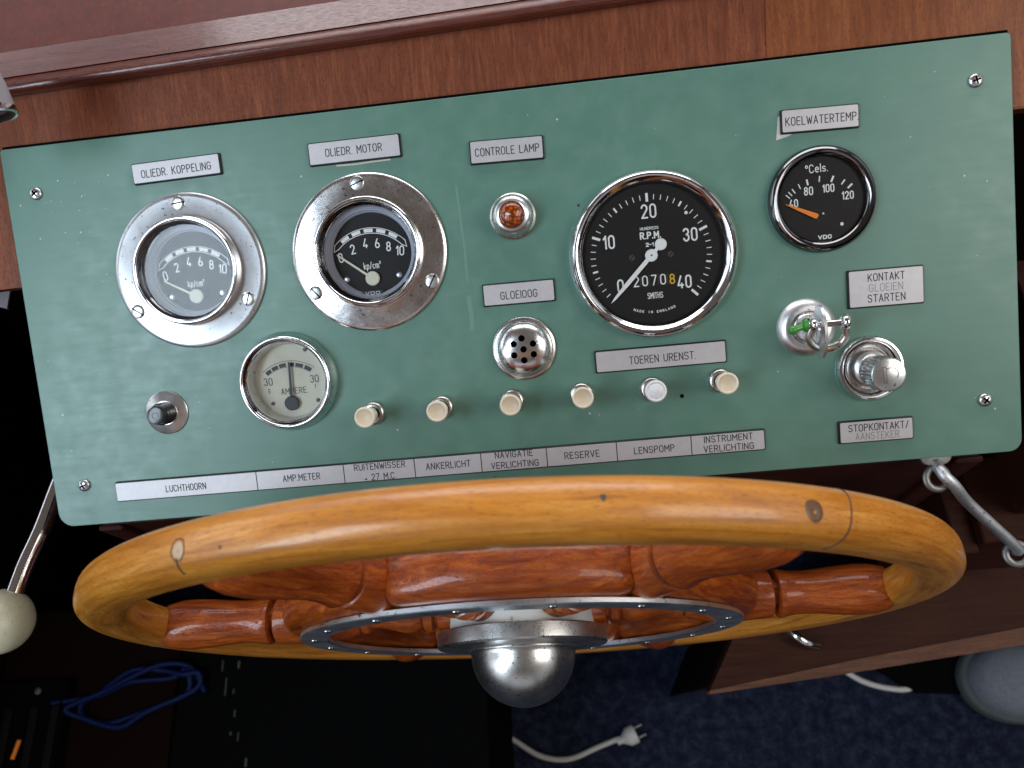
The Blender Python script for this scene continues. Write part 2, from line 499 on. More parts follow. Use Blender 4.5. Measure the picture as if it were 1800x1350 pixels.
W_ = .52
G = {
    'A': (W_, [[(0, 0), (W_ / 2, 1), (W_, 0)], [(.1, .32), (W_ - .1, .32)]]),
    'C': (W_, [A_(.26, .74, .26, .26, 15, 180, 6) + A_(.26, .26, .26, .26, 180, 345, 6)]),
    'D': (W_, [[(0, 0), (0, 1), (.24, 1)] + A_(.24, .72, .28, .28, 90, 0, 5) + A_(.24, .28, .28, .28, 0, -90, 5) + [(0, 0)]]),
    'E': (.44, [[(.44, 1), (0, 1), (0, 0), (.44, 0)], [(0, .52), (.36, .52)]]),
    'F': (.44, [[(.44, 1), (0, 1), (0, 0)], [(0, .52), (.36, .52)]]),
    'G': (W_, [A_(.26, .74, .26, .26, 15, 180, 6) + A_(.26, .26, .26, .26, 180, 360, 7) + [(.52, .48), (.28, .48)]]),
    'H': (W_, [[(0, 0), (0, 1)], [(W_, 0), (W_, 1)], [(0, .52), (W_, .52)]]),
    'I': (.0, [[(0, 0), (0, 1)]]),
    'K': (W_, [[(0, 0), (0, 1)], [(W_, 1), (0, .4)], [(.16, .53), (W_, 0)]]),
    'L': (.42, [[(0, 1), (0, 0), (.42, 0)]]),
    'M': (.62, [[(0, 0), (0, 1), (.31, .38), (.62, 1), (.62, 0)]]),
    'N': (W_, [[(0, 0), (0, 1), (W_, 0), (W_, 1)]]),
    'O': (W_, [stad(.52, 1, .26)]),
    'P': (.5, [[(0, 0), (0, 1), (.24, 1)] + A_(.24, .74, .26, .26, 90, -90, 8) + [(0, .48)]]),
    'R': (.5, [[(0, 0), (0, 1), (.24, 1)] + A_(.24, .74, .26, .26, 90, -90, 8) + [(0, .48)], [(.24, .48), (.5, 0)]]),
    'S': (W_, [A_(.26, .755, .25, .245, 20, 180, 6) + A_(.26, .755, .25, .245, 180, 250, 3) + A_(.26, .26, .26, .26, 70, -160, 9)]),
    'T': (.5, [[(0, 1), (.5, 1)], [(.25, 1), (.25, 0)]]),
    'U': (W_, [[(0, 1)] + A_(.26, .26, .26, .26, 180, 360, 8) + [(W_, 1)]]),
    'V': (W_, [[(0, 1), (W_ / 2, 0), (W_, 1)]]),
    'W': (.72, [[(0, 1), (.18, 0), (.36, .8), (.54, 0), (.72, 1)]]),
    '0': (.48, [stad(.48, 1, .24)]),
    '1': (.2, [[(0, .76), (.2, 1), (.2, 0)]]),
    '2': (.48, [A_(.24, .74, .24, .26, 170, -30, 8) + [(0, 0), (.48, 0)]]),
    '3': (.48, [A_(.23, .76, .23, .24, 160, -80, 8), A_(.24, .27, .24, .27, 80, -165, 9)]),
    '4': (.5, [[(.36, 0), (.36, .36)], [(.3, 1), (0, .22), (.5, .22)]]),
    '6': (.48, [A_(.24, .27, .24, .27, 0, 360, 12), [(0.005, .32), (.06, .55), (.3, 1)]]),
    '7': (.46, [[(0, 1), (.46, 1), (.14, 0)]]),
    '8': (.48, [A_(.24, .76, .21, .23, 0, 360, 12), A_(.24, .27, .24, .26, 0, 360, 12)]),
    '.': (.0, [[(0, 0), (0, .02)]]),
    '/': (.36, [[(0, -.05), (.36, 1.05)]]),
    '+': (.3, [[(0, .2), (.3, .2)], [(.15, .05), (.15, .35)]]),
    '-': (.28, [[(0, .5), (.28, .5)]]),
    ' ': (.3, []),
    'c': (.42, [A_(.22, .33, .22, .33, 45, 315, 9)]),
    'e': (.44, [[(0.01, .36), (.44, .36)] + A_(.22, .33, .22, .33, 5, 310, 10)]),
    'l': (.0, [[(0, 0), (0, 1)]]),
    's': (.38, [A_(.19, .49, .18, .165, 25, 230, 6) + A_(.19, .165, .19, .165, 60, -155, 7)]),
    'k': (.42, [[(0, 0), (0, 1)], [(.38, .64), (0, .26)], [(.14, .4), (.42, 0)]]),
    'p': (.44, [[(0, -.3), (0, .64)], A_(.22, .33, .22, .33, 180, -180, 12)]),
    'm': (.66, [[(0, 0), (0, .64)], [(0, .42)] + A_(.17, .48, .16, .17, 180, 0, 5) + [(.33, 0)], [(.33, .42)] + A_(.5, .48, .16, .17, 180, 0, 5) + [(.66, 0)]]),
    'o': (.24, [A_(.12, .8, .13, .17, 0, 360, 10)]),
    'q': (.22, [A_(.1, .92, .1, .1, 160, -30, 6) + [(0, .68), (.22, .68)]]),     # small raised two
}


def ribbon(mb, pts, w, z):
    P = []
    for p in pts:
        if not P or (p[0] - P[-1][0]) ** 2 + (p[1] - P[-1][1]) ** 2 > 1e-6: P.append(p)
    if len(P) == 1: P.append((P[0][0], P[0][1] + .001))
    closed = len(P) > 3 and (P[0][0] - P[-1][0]) ** 2 + (P[0][1] - P[-1][1]) ** 2 < 1e-4
    n = len(P); L = []; Rr = []
    D = []
    for i in range(n - 1):
        dx, dy = P[i + 1][0] - P[i][0], P[i + 1][1] - P[i][1]; l = math.hypot(dx, dy) or 1; D.append((dx / l, dy / l))
    for i in range(n):
        a = D[i - 1] if i > 0 else (D[-1] if closed else D[0]); b = D[i] if i < n - 1 else (D[0] if closed else D[-1])
        nx, ny = -(a[1] + b[1]), a[0] + b[0]; l = math.hypot(nx, ny)
        if l < .35: nx, ny, l = -b[1], b[0], 1; k = 1
        else: k = min(1.0 / max(.45, (l / 2)), 1.8)
        nx, ny = nx / l * w * k, ny / l * w * k
        L.append((P[i][0] + nx, P[i][1] + ny, z)); Rr.append((P[i][0] - nx, P[i][1] - ny, z))
    v = L + Rr; f = [(i, n + i, n + i + 1, i + 1) for i in range(n - 1)]
    mb.add(v, f)
    if not closed:
        for c, d in ((P[0], (-D[0][0], -D[0][1])), (P[-1], D[-1])):
            a0 = math.atan2(d[1], d[0]); b = len(mb.v)
            q = [(c[0] + w * math.cos(a0 + math.pi * (k / 6 - .5)), c[1] + w * math.sin(a0 + math.pi * (k / 6 - .5)), z) for k in range(7)]
            mb.add(q, [tuple(range(7))])


def split_sharp(p):
    out = [[p[0]]]
    for i in range(1, len(p)):
        out[-1].append(p[i])
        if i < len(p) - 1:
            a = (p[i][0] - p[i - 1][0], p[i][1] - p[i - 1][1]); b = (p[i + 1][0] - p[i][0], p[i + 1][1] - p[i][1])
            la, lb = math.hypot(*a), math.hypot(*b)
            if la > 1e-6 and lb > 1e-6 and (a[0] * b[0] + a[1] * b[1]) / la / lb < .55: out.append([p[i]])
    return out


def text_strokes(s, gap=.26):
    x = 0; out = []
    for ch in s:
        w, st = G[ch]
        for q in st:
            for p in split_sharp(q): out.append([(x + a, b) for a, b in p])
        x += w + gap
    return out, x - gap


def text(mb, s, cx, cy, h, width=None, w=.22, z=0.0, rot=0.0, gap=.26, slant=0.0, sx=None):
    st, tw = text_strokes(s, gap)
    k = (width / tw) if width else h * (sx or 1.0)
    c, q = math.cos(R(rot)), math.sin(R(rot))
    for i, p in enumerate(st):
        pts = []
        for a, b in p:
            x = (a - tw / 2) * k + slant * (b - .5) * h; y = (b - .5) * h
            pts.append((cx + x * c - y * q, cy + x * q + y * c))
        ribbon(mb, pts, w, z + .004 * (i % 5))


def flat(name, fn, mat, parent, loc=None):
    mb = MB(); fn(mb)
    return mesh(name, mb.v, mb.f, mat, parent, smooth=0, loc=loc, fix=False)


def upfix(o):
    me = o.data; bm = bmesh.new(); bm.from_mesh(me)
    for f in bm.faces:
        if f.normal.z < 0: f.normal_flip()
    bm.to_mesh(me); bm.free(); return o


# ------------------------------------------------------------------ things
def empty(name, label, cat, group=None, mw=None):
    o = bpy.data.objects.new(name, None); COL.objects.link(o); o.empty_display_size = .01
    o['label'] = label; o['category'] = cat
    if group: o['group'] = group
    if mw is not None: o.matrix_world = mw
    return o


def tag(o, label=None, cat=None, group=None, kind=None):
    if label: o['label'] = label
    if cat: o['category'] = cat
    if group: o['group'] = group
    if kind: o['kind'] = kind
    return o


def on_panel(x, y, z=0.0, rz=0.0):
    return PM @ Matrix.Translation((x * MM, y * MM, z * MM)) @ Matrix.Rotation(R(rz), 4, 'Z')


# ================================================================== LARGE STRUCTURE
def build_surroundings():
    # carpet floor
    v, f = g_layers([([(-3000, -3000), (3000, -3000), (3000, 2500), (-3000, 2500)], -20), ([(-3000, -3000), (3000, -3000), (3000, 2500), (-3000, 2500)], 0)])
    tag(mesh('floor', v, f, M['blue_carpet'], smooth=0), 'navy blue carpeted cabin floor below the helm', None, None, 'structure')
    # bulkhead under and ahead of the dash, and port side lining
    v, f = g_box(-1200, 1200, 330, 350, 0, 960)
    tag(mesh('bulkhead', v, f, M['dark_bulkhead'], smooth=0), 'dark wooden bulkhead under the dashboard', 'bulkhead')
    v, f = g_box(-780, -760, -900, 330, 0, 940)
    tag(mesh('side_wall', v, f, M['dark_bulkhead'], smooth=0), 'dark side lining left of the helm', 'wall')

    # wooden dashboard: veneered board, rounded moulding, shelf
    d = empty('wooden_dashboard', 'brown mahogany dashboard with moulded shelf edge above the green panel', 'dashboard', mw=PM.copy())
    k = .0243
    pts = [(-460, 34), (-296.5, 36), (-296.5, 114.5), (296.5, 114.5), (296.5, 78), (460, 82), (460, 173), (-460, 150.5)]
    v, f = g_layers([(pts, -22), (pts, -5)])
    board = mesh('board', v, f, M['dash_veneer'], d, smooth=0)
    # a lighter veneer leaf on the right, laid flush and 0.6 mm proud, under a slanted joint
    pts2 = [(168, 166), (166, 118), (296.5, 118), (296.5, 79), (459, 83), (459, 173)]
    v, f = g_layers([(pts2, -5), (pts2, -4.4)])
    mesh('veneer_leaf', v, f, M['dash_veneer_right'], d, smooth=0)

    def extr(prof, name, mat, x0, x1, smooth=40):
        n = len(prof); v = []; f = []
        for x in (x0, x1):
            v += [(x, y + k * (x + 283), z) for y, z in prof]
        f = [(i, (i + 1) % n, n + (i + 1) % n, n + i) for i in range(n)] + [tuple(range(n)), tuple(range(n, 2 * n))]
        return mesh(name, v, f, mat, d, smooth=smooth)
    nose = [(151.5, -5)] + [(151.2, -1)] + arc(154.0, 3.2, 3.6, 215, 75, 8) + [(157.5, 4.8), (159.5, 4.2), (160.2, -5)]
    extr(nose, 'moulding', M['mahogany_trim'], -470, 470)
    c30, s30 = math.cos(R(-30)), math.sin(R(-30))
    plank = [(159.8, -5), (160.2, 4.4), (160.2 + 22 * c30, 4.4 + 22 * s30), (160.2 + 22 * c30, -14)]
    extr(plank, 'edge_plank', M['mahogany_trim'], -470, 470, 0)
    yb, zb = 160.4 + 22 * c30, 4.1 + 22 * s30
    shelf = [(yb, -16), (yb, zb), (yb + 420 * c30, zb + 420 * s30), (yb + 420 * c30, zb + 420 * s30 - 8)]
    extr(shelf, 'shelf', M['shelf_veneer'], -560, 560, 0)

    # console box under the panel
    c = empty('console_box', 'dark mahogany console box carrying the green panel', 'console')
    v, f = g_box(-286, 286, -98, -80, 540, 838, .5); mesh('front_board', v, f, M['console_wood'], c, smooth=0)
    for s in (-1, 1):
        v, f = g_box(min(s * 289, s * 272), max(s * 289, s * 272), -101.5, -97.5, 540, 838, 1.5)
        mesh('corner_trim', v, f, M['console_wood'], c)
        v, f = g_box(min(s * 286, s * 268), max(s * 286, s * 268), -79, 110, 540, 838); o = mesh('side_board', v, f, M['console_wood'], c, smooth=0)
        for vt in o.data.vertices:
            if vt.co.z > .7: vt.co.z = .848 + (vt.co.y + .083) * .55
    v, f = g_box(-285, 285, -83, 300, 540, 552); mesh('bottom_board', v, f, M['console_wood'], c, smooth=0)


wood('dash_veneer_right', ((.15, .038, .011), (.26, .070, .020), (.36, .118, .036)), 'Y', 6.0, (.38, .55), .05, 'Object', .85, (0, 0, R(14)), .2, 10, spec=.25)
build_surroundings()


# ================================================================== GREEN PANEL
HOLES = [(-189.4, 34.8, 28), (-77, 34.8, 28), (-136.6, -38.6, 25.2), (92.0, 16.6, 43), (191, 38.4, 25.5), (213.7, -62.4, 15.5)]


def build_panel():
    cu = bpy.data.curves.new('outline', 'CURVE'); cu.dimensions = '2D'; cu.fill_mode = 'BOTH'; cu.extrude = 1.2 * MM; cu.bevel_depth = .45 * MM; cu.bevel_resolution = 1

    def spl(pts):
        s = cu.splines.new('POLY'); s.points.add(len(pts) - 1); s.use_cyclic_u = True
        for q, (x, y) in zip(s.points, pts): q.co = (x * MM, y * MM, 0, 1)
    out = []
    for cx, cy, r, a in ((299.3 - 2, 119.3 - 2, 2, 0), (-299.3 + 2, 119.3 - 2, 2, 90), (-299.3 + 9, -119.3 + 9, 9, 180), (299.3 - 7, -119.3 + 7, 7, 270)):
        out += [(cx + r * math.cos(R(a + 15 * i)), cy + r * math.sin(R(a + 15 * i))) for i in range(7)]
    spl(out)
    for x, y, r in HOLES: spl([(x + r * math.cos(2 * math.pi * i / 48), y + r * math.sin(2 * math.pi * i / 48)) for i in range(48)])
    tmp = bpy.data.objects.new('tmp', cu); COL.objects.link(tmp)
    dg = bpy.context.evaluated_depsgraph_get(); dg.update()
    me = bpy.data.meshes.new_from_object(tmp.evaluated_get(dg)); bpy.data.objects.remove(tmp, do_unlink=True)
    me.materials.clear()
    p = link('instrument_panel', me, None, M['green_enamel'])
    for q in me.vertices: q.co.z -= 1.65 * MM
    tag(p, 'green enamelled metal instrument panel with a screw in each corner', 'instrument panel')
    p.matrix_world = PM.copy()
    # Phillips screws, one built and copied
    prof = [(0, 0), (4.0, 0), (4.0, .5)] + [(4.0 * math.cos(R(a)), .5 + 1.9 * math.sin(R(a))) for a in (15, 30, 45, 60, 75)] + [(0, 2.4)]
    s0 = lathe('screw', prof, M['satin_steel'], None, 32)
    cut = []
    for w, l in ((1.1, 4.6), (4.6, 1.1)):
        v, f = g_box(-w / 2, w / 2, -l / 2, l / 2, 1.1, 4); cut.append(mesh('c', v, f, M['black_hole'], smooth=0))
    boolean(s0, cut, transfer=True); s0.parent = p
    for i, (x, y, a) in enumerate(((-280.5, 91.1, 35), (279.5, 95.4, 15), (279.2, -87.4, 50), (-279.1, -93.4, 20))):
        s = s0 if i == 0 else s0.copy()
        if i: COL.objects.link(s); s.parent = p
        s.location = (x * MM, y * MM, 0); s.rotation_euler = (0, 0, R(a))
    v, f = g_lathe([(0, .02), (1.05, .02), (1.25, .0)], 16)
    mesh('drill_hole', v, f, M['black_hole'], p, loc=(103.2, -69.4, .03))
    v, f = g_box(-298.6, 298.6, 119.4, 121.4, -5, -1.2); mesh('edge_gap_shade', v, f, M['black_hole'], p, smooth=0)  # black strip standing in for shade in the gap above the panel
    # paint chips and splashes that have a place of their own
    rnd = random.Random(4)
    mb = MB()
    for i in range(70):
        x, y = rnd.uniform(-292, 292), rnd.uniform(-112, 114)
        if rnd.random() < .35: x, y = rnd.gauss(-268, 16), rnd.gauss(86, 16)
        if any((x - a) ** 2 + (y - b) ** 2 < (r + 22) ** 2 for a, b, r in HOLES) or abs(x) > 295 or abs(y) > 116: continue
        r = rnd.choice((.25, .3, .35, .45, .6)); n = 8
        pts = [(x + r * rnd.uniform(.6, 1.2) * math.cos(2 * math.pi * k / n), y + r * rnd.uniform(.6, 1.2) * math.sin(2 * math.pi * k / n), .02) for k in range(n)]
        mb.add(pts, [tuple(range(n))])
    for nm, w, pts in (('worn_paint', .45, [(-91, 87.9), (-80, 87.6), (-70, 88.0), (-58.5, 88.1)]),):
        upfix(flat(nm, lambda mb: ribbon(mb, pts, w, .03), M['adhesive'], p))
    for w, pts in ((.7, [(-20.5, 68), (-20, 50), (-19.2, 30), (-19.6, 12)]), (1.4, [(-19.8, 2), (-19.2, -8), (-19.6, -17)]), (1.6, [(-226, 75), (-222, 78), (-218, 79.5)])):
        upfix(flat('rubbed_patch', lambda mb: ribbon(mb, pts, w, .025), M['faded_paint'], p))
    sp = mesh('paint_specks', mb.v, mb.f, M['adhesive'], p, smooth=0, fix=False); sp['kind'] = 'stuff'
    return p


panel = build_panel()


# ------------------------------------------------------------------ nameplates
def nameplate(x, y, w, h, rot, lines, label, group='engraved nameplates', worn=()):
    o_v, o_f = g_layers([(rrect(w + 1.8, h + 1.8, .9), 0), (rrect(w + 1.6, h + 1.6, .9), 1.0), (rrect(w + .5, h + .5, .7), 2.0)])
    p = mesh('nameplate', o_v, o_f, M['black_laminate'], smooth=0)
    tag(p, label, 'nameplate', group)
    p.matrix_world = on_panel(x, y, 0, rot)
    v, f = g_layers([(rrect(w, h, .8), 2.0), (rrect(w - .1, h - .1, .8), 2.25)])
    mesh('face_layer', v, f, M['silver_laminate'], p, smooth=0)
    for i, (s, dx, dy, hh, ww) in enumerate(lines):
        o = flat('lettering', lambda mb: text(mb, s, dx, dy, hh, ww, .27 if s not in worn else .22, 2.28), M['worn_engraving' if s in worn else 'engraving'], p)
        upfix(o)
    return p


def build_plates():
    nameplate(-189.2, 96.2, 54.2, 11.2, .95, [('OLIEDR. KOPPELING', 0, -.6, 4.3, 43.5)], 'silver nameplate reading OLIEDR. KOPPELING')
    nameplate(-79, 95.6, 54.7, 12.2, 0, [('OLIEDR. MOTOR', -.3, 0, 4.3, 34)], 'silver nameplate reading OLIEDR. MOTOR')
    nameplate(11.6, 85.8, 42.4, 12.3, -1.35, [('CONTROLE LAMP', .3, -.2, 4.3, 37.5)], 'silver nameplate reading CONTROLE LAMP')
    kp = nameplate(192.4, 83.8, 42.6, 12.1, -1.34, [('KOELWATERTEMP.', .8, -.3, 4.4, 40.5)], 'silver nameplate reading KOELWATERTEMP.')
    v, f = g_layers([([(-24.5, -9.8), (-17.5, -8), (-15, -6.7), (-21.9, -6.6), (-22.2, 4), (-23.2, 3)], .02), ([(-24.2, -9.5), (-17.5, -7.8), (-15, -6.8), (-22, -6.7), (-22.3, 3.8), (-23.1, 2.9)], .12)])
    mesh('adhesive_residue', v, f, M['adhesive'], kp, smooth=0)
    nameplate(10.8, 1.8, 42.1, 12, -.54, [('GLOEIOOG', 0, -.9, 4.3, 21.8)], 'silver nameplate reading GLOEIOOG')
    nameplate(224.8, -15.6, 41.8, 20.8, -.69, [('KONTAKT', .1, 6.2, 4.2, 20.5), ('GLOEIEN', -.2, .1, 4.2, 19), ('STARTEN', -.1, -6, 4.2, 21)], 'tall silver nameplate reading KONTAKT GLOEIEN STARTEN', worn=('GLOEIEN',))
    nameplate(91.9, -44.4, 76.7, 12.1, -.22, [('TOEREN URENST.', 1, -.6, 4.3, 39)], 'silver nameplate reading TOEREN URENST.')
    nameplate(215.4, -99.9, 41.8, 12.1, -.27, [('STOPKONTAKT/', 1.2, 2.4, 4.0, 34.5), ('AANSTEKER', .4, -2.9, 4.0, 25)], 'worn silver nameplate reading STOPKONTAKT/ AANSTEKER', worn=('AANSTEKER',))
    # the long strip of seven fields
    X0 = -53.8
    L = [('LUCHTHOORN', -211.4 - X0, -.3, 3.9, 26), ('AMP.METER', -136.1 - X0, .1, 3.9, 23.5), ('RUITENWISSER', -85.8 - X0, 3.3, 3.7, 32), ('+ 27 M.C.', -86 - X0, -3.4, 3.8, 19.5), ('ANKERLICHT', -42.8 - X0, .3, 3.9, 27.5),
         ('NAVIGATIE', -1.6 - X0, 3.8, 3.7, 23), ('VERLICHTING', -1.5 - X0, -2.6, 3.7, 29), ('RESERVE', 40 - X0, 0, 3.9, 21), ('LENSPOMP', 83.9 - X0, -.4, 3.9, 24), ('INSTRUMENT', 128.5 - X0, 2.9, 3.7, 28.5), ('VERLICHTING', 128.4 - X0, -3.0, 3.7, 29.5)]
    p = nameplate(X0, -99.6, 407.1, 11.4, -.06, L, 'long silver label strip of seven fields from LUCHTHOORN to INSTRUMENT VERLICHTING', None)
    p.name = 'label_strip'; p['category'] = 'label strip'
    for x in (-164.9, -108.7, -63.8, -22.1, 18.5, 61.3, 106.3):
        upfix(flat('divider_line', lambda mb: ribbon(mb, [(x - X0, -5.7), (x - X0, 5.7)], .3, 2.275), M['engraving'], p))


build_plates()


# ------------------------------------------------------------------ gauges
def slotted_screw(proto=[]):
    if not proto:
        prof = [(0, -.5), (4.3, -.5), (4.3, .15), (4.0, .42), (2.5, .62), (0, .7)]
        s = lathe('screw', prof, M['satin_steel'], None, 32)
        v, f = g_box(-5, 5, -.4, .4, .1, 2); boolean(s, [mesh('c', v, f, M['black_hole'], smooth=0)], transfer=True)
        proto.append(s); return s
    s = proto[0].copy(); COL.objects.link(s); return s


def disc(name, r, z, mat, parent, seg=64):
    return lathe(name, [(0, z - .3), (r, z - .3), (r, z), (0, z)], mat, parent, seg, smooth=30)


def sector_arc(mb, cx, cy, r0, r1, a0, a1, z, n=24):
    v = []; f = []
    for i in range(n + 1):
        a = R(a0 + (a1 - a0) * i / n)
        v += [(cx + r0 * math.cos(a), cy + r0 * math.sin(a), z), (cx + r1 * math.cos(a), cy + r1 * math.sin(a), z)]
    f = [(2 * i, 2 * i + 1, 2 * i + 3, 2 * i + 2) for i in range(n)]
    mb.add(v, f)


def tick(mb, cx, cy, a, r0, r1, w, z):
    c, s = math.cos(R(a)), math.sin(R(a))
    q = [(cx + r * c - t * s, cy + r * s + t * c, z) for r, t in ((r0, -w), (r1, -w), (r1, w), (r0, w))]
    mb.add(q, [(0, 1, 2, 3)])


def oil_gauge(x, y, flange_mat, glass, label, tip, screws, dust, vdo):
    g = empty('oil_pressure_gauge', label, 'pressure gauge', mw=on_panel(x, y))
    fl = [(31, .0), (47.0, .0), (47.4, .6), (47.2, 1.7), (46.3, 2.4), (44.5, 2.75), (34.5, 2.9), (32.6, 3.6)]
    lathe('flange', fl, flange_mat, g, 96)
    bz = [(33.4, 2.7), (33.3, 3.4), (32.9, 5), (32.7, 8.2)] + arc(31.2, 8.4, 1.5, 0, 180, 8) + [(29.5, 7.8), (28.6, 5.5), (28.0, 4.6), (27.7, 2.0)]
    lathe('bezel', bz, M['chrome'], g, 96)
    # stepped silver liner down to the recessed dial
    ln = [(27.8, 2.4), (27.4, .4), (27.2, -.4), (26.3, -1.0), (26.1, -1.5), (25.6, -1.7), (25.4, -3.4), (24.7, -4.0), (24.4, -5.8)]
    lathe('liner', ln, M['pale_liner'], g, 96)
    disc('dial', 26, -6, M['dial_black'], g, 72)
    px, py = -1.2, -15.4      # pivot, relative to the gauge centre
    white = M['white_paint']

    def scale(mb):
        z = -5.85
        sector_arc(mb, px, py, 27.3, 27.75, 44, 134, z); sector_arc(mb, px, py, 30.6, 31.0, 44, 134, z)
        for i in range(5):       # light blocks between the dark wedges
            a0 = 51 + i * 15.4; sector_arc(mb, px, py, 28.1, 30.3, a0 + 2.2, a0 + 13.2, z, 6)
        for a, s in ((44, -1), (134, 1)):
            c = [(px + r * math.cos(R(b)), py + r * math.sin(R(b))) for r, b in ((27.4, a), (28.8, a + 7 * s), (30.9, a))]
            ribbon(mb, c, .25, z + .01)
    upfix(flat('scale', scale, white, g))

    def nums(mb):
        for s, a, r, rot in (('0', 142.5, 23.6, 10), ('2', 119.5, 21.6, 8), ('4', 96.5, 21.8, 0), ('6', 76.8, 21.6, 0), ('8', 57.5, 21.8, -4), ('10', 39.5, 24.0, -6)):
            text(mb, s, px + r * math.cos(R(a)), py + r * math.sin(R(a)), 5.3, None, .36, -5.85, rot, sx=.9)
        text(mb, 'kp/cmq', px + .4, py + 8.0, 3.9, 10.5, .22, -5.85, 1)
    upfix(flat('numerals', nums, white, g))
    for sx_, sy_ in ((-17.5, -14.6), (15.2, -14.8)):
        lathe('dial_screw', [(0, 0), (1.9, 0), (1.9, .4), (1.2, 1.1), (0, 1.3)], M['aluminium'], g, 20, loc=(sx_, sy_, -6))
    ph = math.atan2(tip[1] - py, tip[0] - px); ln_ = math.hypot(tip[0] - px, tip[1] - py)
    q = [(0, -.75), (ln_ * .96, -.55), (ln_, 0), (ln_ * .96, .55), (0, .75)]
    c, s = math.cos(ph), math.sin(ph)
    pts = [(px + a * c - b * s, py + a * s + b * c) for a, b in q]
    v, f = g_layers([(pts, -4.8), (pts, -4.4)]); mesh('pointer', v, f, M['pointer_cream'], g, smooth=0)
    lathe('pointer_hub', [(0, 0), (4.4, 0), (4.4, .9), (3.9, 1.3), (0, 1.4)], M['pointer_cream'], g, 32, loc=(px, py, -5.2))
    if vdo:
        pl = mesh('badge', *g_layers([(rrect(13, 3.0, .2), 0), (rrect(13, 3.0, .2), .25)]), M['black_plastic'], g, smooth=0, loc=(-1.6, -24.4, -2.4))
        upfix(flat('lettering', lambda mb: text(mb, 'VDO', -1.6, -24.4, 1.7, 8.5, .2, -2.1), M['dim_white_paint'], g))
    disc('glass', 28.4, 4.5, glass, g, 64)
    for ax, ay, r in screws:
        s = slotted_screw(); s.parent = g; s.location = (ax * MM, ay * MM, 2.75 * MM); s.rotation_euler = (0, 0, R(r))
    return g


